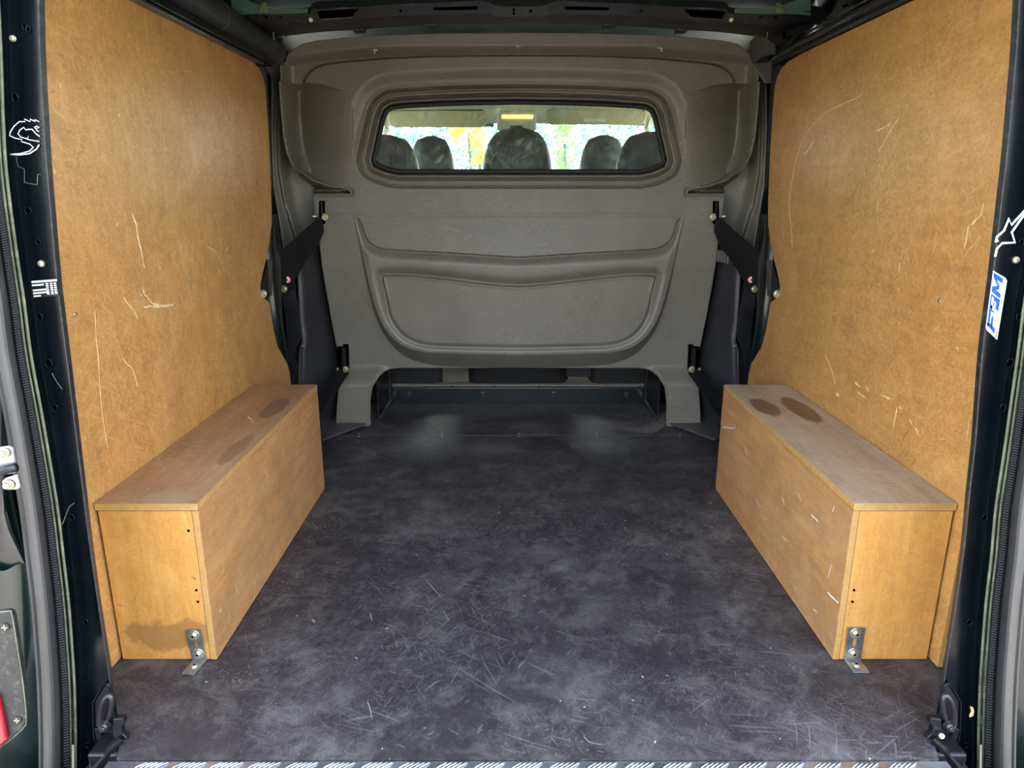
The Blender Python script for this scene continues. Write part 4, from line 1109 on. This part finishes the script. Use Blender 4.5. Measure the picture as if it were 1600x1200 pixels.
# ---- side trims between lining and bulkhead
for s in (0, 1):
    mir = bool(s); side = 'right' if s else 'left'; sg = 1 if s else -1
    t = root('side_trim', 'dark plastic side trim between the %s plywood lining and the bulkhead' % side, 'side trim', (sg * .85, 2.5, 0))
    loft('trim_panel', [[(466, 395, 2.515), (467, 440, 2.515), (469, 500, 2.515), (473, 530, 2.515), (469, 548, 2.515), (468, 610, 2.515), (470, 700, 2.515)],
                        [(476, 395, 2.545), (478, 440, 2.535), (481, 500, 2.535), (485, 530, 2.535), (480, 552, 2.525), (478, 610, 2.525), (478, 700, 2.535)],
                        [(494, 395, 2.635), (500, 440, 2.635), (506, 500, 2.635), (512, 540, 2.635), (512, 570, 2.615), (505, 610, 2.595), (498, 700, 2.615)],
                        [(500, 395, 2.715), (509, 450, 2.715), (517, 500, 2.715), (524, 540, 2.715), (531, 570, 2.705), (528, 610, 2.695), (520, 700, 2.695)]], M_TRIMD, t, n=50, across=4, mirror=mir)
    # edge highlight built as a lighter bead, and screw on the trim
    G().tube([P(*p) for p in resample([(466, 430, 2.510), (468, 470, 2.510), (471, 510, 2.510), (473, 532, 2.510), (469, 546, 2.510), (468, 580, 2.510), (468, 612, 2.510)], 30)], .0022, 8).make('trim_highlight', M_TRIM, t, mirror=mir, smooth=True)
    G().cyl(P(474, 540, 2.500), (0, -1, 0), .006, .005, 16, bev=.0015).make('screw', M_BOLT, t, mirror=mir)
    # black inner bracket plate
    o = fix(G().prism([P(u, v, 2.43) for u, v in ((441, 462), (459, 452), (464, 470), (469, 500), (471, 528), (467, 536), (462, 545), (459, 575), (458, 620), (445, 620), (450, 560), (447, 500))], (0, .006, 0)).make('inner_plate', M_BLACK, t, mirror=mir))
    # green painted body pillar catching the light
    bp = loft('body_pillar', [[(421, 335, 2.34), (416, 420, 2.32), (420, 500, 2.32), (424, 560, 2.34), (434, 640, 2.36)],
                              [(428, 335, 2.36), (428, 420, 2.335), (433, 490, 2.33), (438, 540, 2.35), (446, 640, 2.38)],
                              [(432, 335, 2.42), (438, 420, 2.38), (441, 500, 2.36), (450, 560, 2.39), (456, 640, 2.42)]], M_GREEN, t, n=40, across=4, mirror=mir)
    bp['label'] = 'glossy dark green body pillar'
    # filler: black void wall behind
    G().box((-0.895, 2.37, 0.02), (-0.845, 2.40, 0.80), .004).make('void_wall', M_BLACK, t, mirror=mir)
    if s:
        o = fix(G().prism([P(UC * 2 - u, v, 2.56) for u, v in ((1122, 391), (1138, 392), (1136, 412), (1121, 409))], (0, .02, 0)).make('reel_housing', M_TRIM, t, mirror=True)); bevel(o, .003)
        o = fix(G().prism([P(UC * 2 - u, v, 2.54) for u, v in ((1137, 400), (1152, 398), (1156, 418), (1136, 413))], (0, .02, 0)).make('reel_housing', M_BEAM, t, mirror=True)); bevel(o, .003)
    # ---- grey corner cap at the roof, right only; braces both sides
    if s:
        cp = loft('corner_cap', [[(1196, 46, 2.40), (1204, 42, 2.40), (1210, 52, 2.40), (1212, 84, 2.40)], [(1178, 60, 2.48), (1182, 62, 2.46), (1186, 70, 2.45), (1190, 90, 2.45)], [(1172, 66, 2.52), (1173, 78, 2.5), (1174, 92, 2.5), (1178, 102, 2.5)]], M_TRIM, t, n=20, across=4)
        o = fix(G().prism([P(u, v, 2.38) for u, v in ((1175, 100), (1206, 95), (1205, 130), (1196, 130))], (0, .006, 0)).make('cap_plate', M_TRIM, t)); bevel(o, .002)
    # upper brace
    def YL(u): return 2.40 + (u - 431) / 69 * (2.575 - 2.40) if u >= 431 else 2.40 - (431 - u) / 24 * 0.26
    def br(name, pl, m, th=.004):
        o = fix(G().prism([P(u, v, YL(u)) for u, v in pl], (0.002, th, 0)).make(name, m, b_, mirror=mir)); return o
    b_ = root('support_brace', 'upper black steel brace to the %s wall, carrying a red warning disc' % side, 'brace', (sg * .80, 2.45, .8))
    br('arm', [(491, 345), (496, 340), (501, 341), (504, 352), (505, 362), (499, 376), (490, 393), (481, 403), (469, 422), (458, 440), (462, 452), (455, 464), (440, 461), (431, 462), (427, 405), (436, 395), (460, 373)], M_BLACK)
    br('grey_plate', [(417.5, 407), (427, 405.5), (431.5, 462), (420, 463)], M_ZINC, .003)
    o = fix(G().prism([P(u, v, Yv) for u, v, Yv in ((417, 415, 2.22), (412, 430, 2.20), (407, 447, 2.17), (407, 465, 2.165), (412, 472, 2.18), (420, 462, 2.22))], (.002, .003, 0)).make('wing', M_BLACK, b_, mirror=mir))
    for u, v, Y in ((508, 339, YB - .03), (443.5, 451.5, YL(443) - .002), (411, 459, 2.155)):
        g = G(); c = P(u, v, Y)
        g.cyl(c, (0, -1, 0), .0125, .003, 24, bev=.001); g.cyl(c + Vector((0, -.003, 0)), (0, -1, 0), .0085, .008, 6, bev=.0015)
        g.make('bolt', M_BOLT, b_, mirror=mir)
    G().cyl(P(494, 338, YB - .04), (-1, -.3, 0), .004, .012, 12).make('stud', M_BOLT, b_, mirror=mir)
    c = P(449, 437, YL(449) - .0015); g = G(); nrm = Vector((0, -1, 0))
    g.cyl(c, nrm, .0125, .0008, 28, mi=0)
    g.cyl(c + nrm * .0008, nrm, .0095, .0004, 28, mi=1)
    for p, q in (((-.003, .006), (.002, -.006)), ((-.004, -.002), (.005, .003))):
        g.tube([c + nrm * .0014 + Vector((p[0], 0, p[1])), c + nrm * .0014 + Vector((q[0], 0, q[1]))], .0010, 6, mi=2)
    g.tube([c + nrm * .0014 + Vector((-.007, 0, .007)), c + nrm * .0014 + Vector((.007, 0, -.007))], .0010, 6, mi=0)
    g.make('warning_disc', [M_RED, M_STKW, M_LABEL], b_, mirror=mir)
    # lower brace
    b_ = root('support_brace', 'lower black steel brace running down behind the %s wheel arch box' % side, 'brace', (sg * .75, 2.45, .3))
    o = fix(G().prism([P(u, v, 2.56 - (540 - u) * .0035) for u, v in ((528, 582), (534, 574), (541, 572), (544, 584), (535, 597), (520, 620), (500, 648), (470, 690), (455, 660), (480, 626), (500, 606))], (.002, .005, 0)).make('arm', M_BLACK, b_, mirror=mir))
    for u, v, Y, k in ((540, 577, 2.55, 1.0), (528, 577, 2.56, .5)):
        g = G(); c = P(u, v, Y - .002)
        g.cyl(c, (0, -1, 0), .0125 * k, .003, 24, bev=.001); g.cyl(c + Vector((0, -.003, 0)), (0, -1, 0), .0085 * k, .008, 6, bev=.0015)
        g.make('bolt', M_BOLT, b_, mirror=mir)

# ================================================================== tread plate at the sill
tag(G().box((-.95, .70, -.52), (.95, .93, -.06), .03, seg=3).make('trim_4', M_BLKPL), kind='structure')
tp = root('tread_plate', 'bright aluminium five-bar tread plate along the rear sill', 'tread plate', (0, .9, -.01))
G().box((-.675, .72, -.059), (.675, FL0 - .0012, -.004), .001).make('plate', M_ALU, tp)
g = G(); pitch = 0.060; k = 0
yy = .925
for j, y in enumerate(np.arange(.925, .74, -.030)):
    for i in range(-12, 13):
        cx0 = i * pitch + (pitch / 2 if j % 2 else 0)
        a = math.radians(35 if j % 2 == 0 else -55 - 90)
        for b in range(5):
            c = Vector((cx0 + (b - 2) * .0080, y, -.004))
            d = Vector((math.cos(a), math.sin(a), 0)) * .0125
            if abs(c.x) > .64 or c.y + abs(d.y) > FL0 - .003: 
                if abs(c.x) > .64: continue
                c.y = FL0 - .003 - abs(d.y)
            p = [c - d, c - d * .5 + Vector((0, 0, .0016)), c + Vector((.0008, 0, .002)), c + d * .5 + Vector((0, 0, .0016)), c + d]
            g.tube(p, [.0006, .0016, .0018, .0016, .0006], 6)
g.make('raised_bars', M_ALU, tp, kind='stuff', smooth=True)

# ================================================================== left open door edge: hinges, lamp surround, red lens
dl = G()
dl.box((-1.30, .985, -.5), (-.785, .995, 1.3), .003)
door = tag(dl.make('door_1', M_GREEN), kind='structure')
loft('inner_skin', [[(-60, 880, 0.985), (0, 905, 0.985), (30, 897, 0.985), (50, 892, 0.990)], [(-60, 905, 0.970), (0, 925, 0.970), (30, 915, 0.970), (54, 908, 0.980)], [(-60, 1240, 0.970), (10, 1240, 0.970), (50, 1240, 0.970), (74, 1240, 0.980)]], M_GREEN, door, n=20, across=3)
loft('inner_skin', [[(-60, 560, 0.970), (-2, 560, 0.970), (4, 640, 0.970), (10, 690, 0.970)], [(-60, 700, 0.960), (-20, 720, 0.960), (0, 750, 0.960), (8, 800, 0.960)], [(-60, 880, 0.975), (0, 860, 0.975), (20, 870, 0.975), (40, 880, 0.975)]], M_BLACK, door, n=16, across=3)
dr = tag(G().box((.785, .985, -.5), (1.30, .995, 1.3), .003).make('door_2', M_GREEN), kind='structure')
for i, (cu, cv) in enumerate(((8, 707), (15, 757))):
    h = root('hinge_plate', ('upper' if i == 0 else 'lower') + ' zinc hinge plate with a hex bolt beside the left seal', 'hinge', P(cu, cv, .86))
    pl = [((-30, 704), (0, 699), (12, 697), (20, 700), (25, 740), (10, 742), (-30, 745)), ((2, 752), (8, 747), (26, 741), (31, 760), (31, 764), (24, 766), (10, 766), (4, 760))][i]
    o = fix(G().prism([P(u, v, .868) for u, v in pl], (0, .006, 0)).make('leaf', M_ZINC, h)); bevel(o, .002)
    g = G(); c = P(cu, cv, .867)
    g.cyl(c, (0, -1, 0), .0065, .002, 24, bev=.0006); g.cyl(c + Vector((-.0005, -.002, 0)), (0, -1, 0), .0045, .006, 6, bev=.001)
    g.make('bolt', M_BOLT, h)
G().tube([P(-20, 740, .862), P(5, 735, .862), P(26, 730, .866)], .006, 12).make('hinge_pin', M_BLACK, door, smooth=True)
tl = root('tail_lamp', 'red tail lamp in a black screwed surround at the lower left corner', 'tail lamp', P(10, 1050, .86))
srr = [(-40, 962), (0, 957), (10, 955), (17, 958), (20, 966), (27, 1010), (36, 1070), (41, 1120), (40, 1130), (32, 1142), (5, 1165), (-40, 1195)]
o = fix(G().prism([P(u, v, .862) for u, v in srr], (0, .010, 0)).make('surround', M_BLKPL, tl)); bevel(o, .002); su_ = o
G().tube([P(*p) for p in resample([(-40, 961, .8615), (10, 955, .8615), (18, 959, .8615), (27, 1010, .8615), (36, 1070, .8615), (41, 1122, .8615), (36, 1138, .8615), (5, 1164, .8615), (-40, 1194, .8615)], 60)], .0009, 6).make('surround_edge', M_GREENLIP, su_, smooth=True)
for u, v in ((9, 979), (28, 1124)):
    g = G(); c = P(u, v, .862)
    g.cyl(c, (0, -1, 0), .006, .0025, 24, bev=.0008); g.box(c + Vector((-.004, -.0030, -.0008)), c + Vector((.004, -.0024, .0008)), mi=1); g.box(c + Vector((-.0008, -.0030, -.004)), c + Vector((.0008, -.0024, .004)), mi=1)
    g.make('screw', [M_BLKPL, M_BOLT], su_)
o = fix(G().prism([P(u, v, .855) for u, v in ((-40, 1080), (-5, 1090), (1, 1115), (8, 1152), (9, 1158), (0, 1166), (-40, 1185))], (0, .008, 0)).make('lens', M_LENS, tl)); bevel(o, .002)

# ================================================================== cab beyond the window
hl = loft('trim_1', [[(550, 150, 3.0), (811, 148, 3.0), (1070, 150, 3.0)], [(560, 150, 3.1), (811, 148, 3.1), (1060, 150, 3.1)], [(560, 158, 3.6), (811, 156, 3.6), (1060, 158, 3.6)], [(590, 172, 4.0), (811, 170, 4.0), (1035, 172, 4.0)], [(600, 196, 4.12), (811, 192, 4.12), (1020, 196, 4.12)]], M_HEADL, n=20, across=4, thick=.01)
tag(hl, kind='structure')
G_ = G().box((-XW - .02, 2.98, 1.39), (XW + .02, 4.10, 1.45), .01)
tag(G_.make('ceiling', M_GREEN), kind='structure')
for s in (0, 1):
    ap = tag(loft('trim_2', [[(560, 165, 3.7), (596, 178, 4.05), (600, 200, 4.12), (585, 262, 4.6), (580, 300, 4.75)], [(600, 165, 3.8), (612, 178, 4.06), (606, 205, 4.14), (596, 262, 4.62), (590, 300, 4.77)]], M_HEADL, n=24, thick=.02, mirror=bool(s)), kind='structure')
def visor(u0, u1, v0, v1, lab, extra):
    a, b = P(u0, v1, 3.98), P(u1, v0, 3.98)
    r = root('sun_visor', lab, 'sun visor', ((a.x + b.x) / 2, 3.98, b.z))
    rc_ = .035; pl = []
    for (qx, qz, a0) in ((a.x + rc_, a.z + rc_, math.pi), (b.x - rc_, a.z + rc_, 1.5 * math.pi), (b.x - rc_ * .5, b.z - rc_ * .5, 0), (a.x + rc_ * .5, b.z - rc_ * .5, .5 * math.pi)):
        rr_ = rc_ if qz < (a.z + b.z) / 2 else rc_ * .5
        pl += [(qx + rr_ * math.cos(a0 + t_), 3.97, qz + rr_ * math.sin(a0 + t_)) for t_ in np.linspace(0, math.pi / 2, 7)]
    o = bevel(fix(G().prism(pl, (0, .02, 0)).make('flap', M_VISOR, r)), .007, 3)
    G().tube([(a.x + .02, 3.985, b.z + .004), (b.x - .02, 3.985, b.z + .004)], .005, 8).make('rod', M_SEAT, r)
    if extra == 'clip':
        c = P(672, 178, 3.965); G().box(c + Vector((-.03, -.002, -.006)), c + Vector((.03, .002, .006)), .004).make('clip', M_CONS, r)
    else:
        G().box(P(912, 190, 3.967), P(947, 185.5, 3.969)).make('label', M_STKW, r)
        g = G(); c = P(876, 178, 3.967); g.cyl(c, (0, -1, 0), .05, .001, 24)
        for i, q in enumerate(g.v): g.v[i] = Vector((q.x, q.y, c.z + (q.z - c.z) * .5))
        g.make('pocket', M_CONS, r)
visor(607, 761, 173, 199, 'beige cloth sun visor folded up on the left of the windscreen', 'clip')
visor(853, 1010, 171, 195, 'beige cloth sun visor with a white label right of the windscreen', 'label')
cn = root('roof_console', 'pale roof console with a lit amber map lamp above the windscreen', 'roof console', P(808, 190, 3.9))
G().box(P(776, 204, 3.90), P(838, 174, 3.96), .015, seg=4).make('housing', M_CONS, cn, smooth=True); hs_ = [o for o in WP if o.name == 'housing'][0]
t = NT('warm map lamp lens')
t.set(color=S((255, 220, 120)), rough=.3); t.b.inputs['Emission Color'].default_value = S((255, 214, 110)); t.b.inputs['Emission Strength'].default_value = 0.8
G().box(P(784, 185, 3.892), P(833, 179.5, 3.90), .004, seg=2).make('map_lamp', t.mat, hs_)
G().box(P(797, 200, 3.893), P(816, 196.5, 3.90), .002).make('button_row', M_SEAT, hs_)
g = G().box(P(757, 198, 4.06), P(772, 192.5, 4.065)).make('windscreen_sticker', M_DASH, cn)

# seats: shaped back and rounded headrest
def seat_shape(g, cx, Yc, z0, z1, wb, wt, dep, pow_=2.6):
    """rounded slab: superellipse sections, dome top"""
    N, R = 36, 16
    vs = []
    for r in range(R + 1):
        t = r / R; z = z0 + (z1 - z0) * t
        k = (1 - max(0, (t - .25) / .75) ** 2.4) ** .5 if t < 1 else 0.02
        wv = (wb + (wt - wb) * t) * (0.30 + 0.70 * k) if t < 1 else (wt * .22)
        dv = dep * (0.45 + .55 * k)
        for i in range(N):
            a = 2 * math.pi * i / N; c_, s_ = math.cos(a), math.sin(a)
            vs.append((cx + wv / 2 * math.copysign(abs(c_) ** (2 / pow_), c_), Yc + dv / 2 * math.copysign(abs(s_) ** (2 / pow_), s_), z))
    fs = [(r * N + i, r * N + (i + 1) % N, (r + 1) * N + (i + 1) % N, (r + 1) * N + i) for r in range(R) for i in range(N)]
    fs += [tuple(range(N - 1, -1, -1)), tuple(R * N + i for i in range(N))]
    g.add(vs, fs)
def seat(uc, vtop, wpx, Y, lab):
    c = P(uc, vtop, Y); wd = wpx / FPX * Y * .985
    r = root('cab_seat', lab, 'seat', (c.x, Y, .02), None)
    g = G(); seat_shape(g, c.x, Y, c.z - .27, c.z, wd * .98, wd * .98, .11); hr_ = g.make('headrest', M_SEAT, r, smooth=True)
    g = G(); seat_shape(g, c.x, Y + .01, .30, c.z - .21, .46, .42, .14, 4); g.make('backrest', M_SEAT, r, smooth=True)
    for d in (-.06, .06): G().tube([(c.x + d, Y, c.z - .30), (c.x + d, Y, c.z - .20)], .006, 8).make('headrest_post', M_ZINC, hr_)
    G().box((c.x - .23, Y - .02, .02), (c.x + .23, Y + .50, .40), .05, seg=3).make('cushion', M_SEAT, r, smooth=True)
seat(600, 211, 108, 2.98, 'left rear cab seat with a dark headrest, close behind the window')
seat(808.5, 200, 108, 2.98, 'middle rear cab seat with a dark headrest, centred behind the window')
seat(1018, 206, 108, 2.98, 'right rear cab seat with a dark headrest, close behind the window')
seat(674, 213, 70, 3.75, 'front left cab seat with a smaller headrest, near the windscreen')
seat(943, 211.5, 72, 3.75, 'front right cab seat with a smaller headrest, near the windscreen')

# windscreen, dashboard, wheel
ws = G().prism([P(575, 196, 4.14), P(1045, 196, 4.14), Vector((.80, 4.95, .80)), Vector((-.80, 4.95, .80))], (0, .004, .003)).make('window_1', M_WSCR)
tag(fix(ws), kind='structure')
dsh = G().box((-.85, 4.35, .35), (.85, 4.95, .80), .06, seg=4).make('dashboard', M_DASH, smooth=True)
tag(dsh, 'grey dashboard below the windscreen, behind the cab seats', 'dashboard')
tag(G().box((-.92, 4.95, .1), (.92, 5.7, .72), .12, seg=4).make('trim_3', M_GREEN, smooth=True), kind='structure')
sw = root('steering_wheel', 'black steering wheel in front of the front left seat', 'steering wheel', (-.42, 4.25, .80))
c0 = Vector((-.42, 4.25, .80)); ex, ez = Vector((1, 0, 0)), Vector((0, .5, .87))
G().tube([c0 + (ex * math.cos(a) + ez * math.sin(a)) * .19 for a in np.linspace(0, 2 * math.pi, 36, endpoint=False)], .014, 10, closed=True).make('rim', M_SEAT, sw, smooth=True)
g = G(); g.cyl(c0, Vector((0, -.87, .5)), .05, .03, 20, bev=.008)
for a in (0.2, math.pi - .2, -math.pi / 2): g.tube([c0, c0 + (ex * math.cos(a) + ez * math.sin(a)) * .19], .010, 8)
g.make('hub', M_SEAT, sw)

# ================================================================== outside
M_PAVE = simple('grey paving', (122, 118, 110), .85, var=.2, scale=3)
M_HEDGE = simple('sunlit hedge leaves', (120, 158, 96), .6, var=.4, scale=8)
M_HEDGE2 = simple('blue green foliage', (112, 146, 140), .6, var=.4, scale=6)
M_YEL = simple('yellow autumn leaves', (238, 208, 70), .6, var=.25, scale=6)
M_RENDER = simple('white rendered wall', (225, 225, 230), .8, var=.05, scale=2)
M_BARK = simple('grey bark', (92, 92, 86), .9, var=.3)
gr = tag(G().box((-30, -30, -.62), (30, 40, -.56)).make('ground', M_PAVE), kind='structure')
def leafy(name, rgb, tr=0.55):
    t = NT(name); n = t.noise(5, 3, .5)
    col = t.ramp(n, [(.3, S(tuple(x * .75 for x in rgb))), (.7, S(rgb))])
    d = t.n('BsdfDiffuse', [col]); q = t.n('BsdfTranslucent', [col]); m = t.n('MixShader', [tr, d.outputs[0], q.outputs[0]])
    t.t.links.new(m.outputs[0], t.out.inputs[0]); return t.mat
M_HEDGE = leafy('sunlit green leaves', (176, 208, 128)); M_HEDGE2 = leafy('blue green leaves', (112, 156, 160)); M_YEL = leafy('yellow autumn leaves', (250, 222, 80))
def leaves(n, fn, size, m, name, parent):
    vs, fs = [], []
    for i in range(n):
        c = Vector(fn()); a = Vector((random.uniform(-1, 1), random.uniform(-1, 1), random.uniform(-1, 1))).normalized()
        b = a.orthogonal().normalized(); c2 = a.cross(b); s_ = size * random.uniform(.6, 1.3); k = len(vs)
        vs += [c - b * s_, c + c2 * s_ * .45 + a * s_ * .15, c + b * s_, c - c2 * s_ * .45 + a * s_ * .15]; fs.append((k, k + 1, k + 2, k + 3))
    return mesh_obj(name, vs, fs, m, parent, kind='stuff')
hg = root('hedge', 'tall bright blue-green hedge seen through the windscreen', 'hedge', (0, 12, -.56))
leaves(8000, lambda: (random.uniform(-4, 4), 12 + random.uniform(-.7, .7), random.uniform(.9, 2.4 + .3 * math.sin(random.random() * 9))), .05, M_HEDGE2, 'foliage', hg)
G().box((-4, 11.9, -.56), (4, 12.2, .9), .05).make('woody_core', M_HEDGE2, hg)
def bush(cu, cv, Y, rx, rz, n, m, lab, nm='tree', trunk=True):
    c = P(cu, cv, Y); r = root(nm, lab, 'tree', (c.x, Y, -.56))
    def f():
        while True:
            p = Vector((random.uniform(-1, 1), random.uniform(-1, 1), random.uniform(-1, 1)))
            if p.length < 1: return (c.x + p.x * rx, Y + p.y * rx, c.z + p.z * rz)
    leaves(n, f, .07, m, 'foliage', r)
    if trunk: G().tube([(c.x + .1, Y, -.56), (c.x + .05, Y, c.z * .5), (c.x, Y, c.z)], [.03, .025, .015], 10).make('trunk', M_BARK, r, smooth=True)
bush(732, 208, 8.0, .20, .18, 55, M_YEL, 'small tree with yellow leaves, left of the middle seat')
bush(748, 238, 6.9, .06, .15, 24, M_YEL, 'low branch of yellow leaves leaning beside the middle seat', nm='branch')
bush(882, 225, 8.5, .14, .6, 130, M_HEDGE, 'narrow light green tree right of the middle seat')
wlb = G().box((-1.7, 9.4, -.56), (-.75, 9.6, 1.25), .01).make('white_wall', M_RENDER); tag(wlb, 'white rendered garden wall behind the yellow tree', 'wall')

M_BRICK = simple('dark red brown brick', (104, 74, 62), .85, var=.35, scale=9)
hb = root('hedge', 'added unseen dark hedge behind the photographer, mirrored in the glass', 'hedge', (0, -7, -.56))  # added out of view, so the pane and gloss paint mirror something dark
leaves(5000, lambda: (random.uniform(-2.5, 2.5), -6.2 + random.uniform(-.25, .5), random.uniform(-.56, 2.4)), .13, simple('unseen dark hedge leaves', (38, 56, 36), .6, var=.4, scale=6), 'foliage', hb)
G().box((-2.4, -6.8, -.56), (2.4, -6.3, 2.3), .1).make('woody_core', simple('unseen hedge core', (22, 30, 20), .9), hb)

def fmark(g, pl, wpx):
    pts = [PZ(u, v, .0003) for u, v in jig(pl, 8, .6)]; N = len(pts); vs = []
    for i, p in enumerate(pts):
        t_ = pts[min(i + 1, N - 1)] - pts[max(0, i - 1)]; t_.normalize(); h = (wpx if 0 < i < N - 1 else .3) * .5 / FPX * p.y
        nn = Vector((-t_.y, t_.x, 0)) * h; vs += [p + nn, p - nn]
    g.add(vs, [(2 * i, 2 * i + 1, 2 * i + 3, 2 * i + 2) for i in range(N - 1)])
g = G()
for pl, wd in (([(574, 1095), (579, 1110), (581, 1124)], 1.8), ([(488, 967), (491, 973)], 4), ([(555, 1027), (558, 1029)], 3), ([(655, 640), (660, 635)], 1), ([(911, 1150), (922, 1160), (940, 1163)], 1.6),
               ([(578, 958), (581, 970)], 2), ([(1100, 820), (1115, 824)], 2), ([(777, 800), (782, 802)], 3), ([(818, 930), (821, 932)], 2), ([(665, 905), (690, 935)], 1.2), ([(1040, 865), (1043, 867)], 2),
               ([(1005, 640), (1000, 655), (1008, 668), (1010, 676)], .8), ([(1000, 655), (992, 662)], .8), ([(690, 712), (715, 700), (720, 708)], 1.0)):
    fmark(g, pl, wd)
g.make('scuff', simple('pale grey scuff', (120, 120, 118), .7), floor, kind='stuff')
g = G()
ribbon(g, [(97, 820), (103, 805), (108, 792), (116, 786)], 1.6, .9975)
ribbon(g, [(81, 583), (88, 596), (97, 608)], 1.0, .9975)
g.make('scratch', M_GREENLIP, wl[0], kind='stuff')
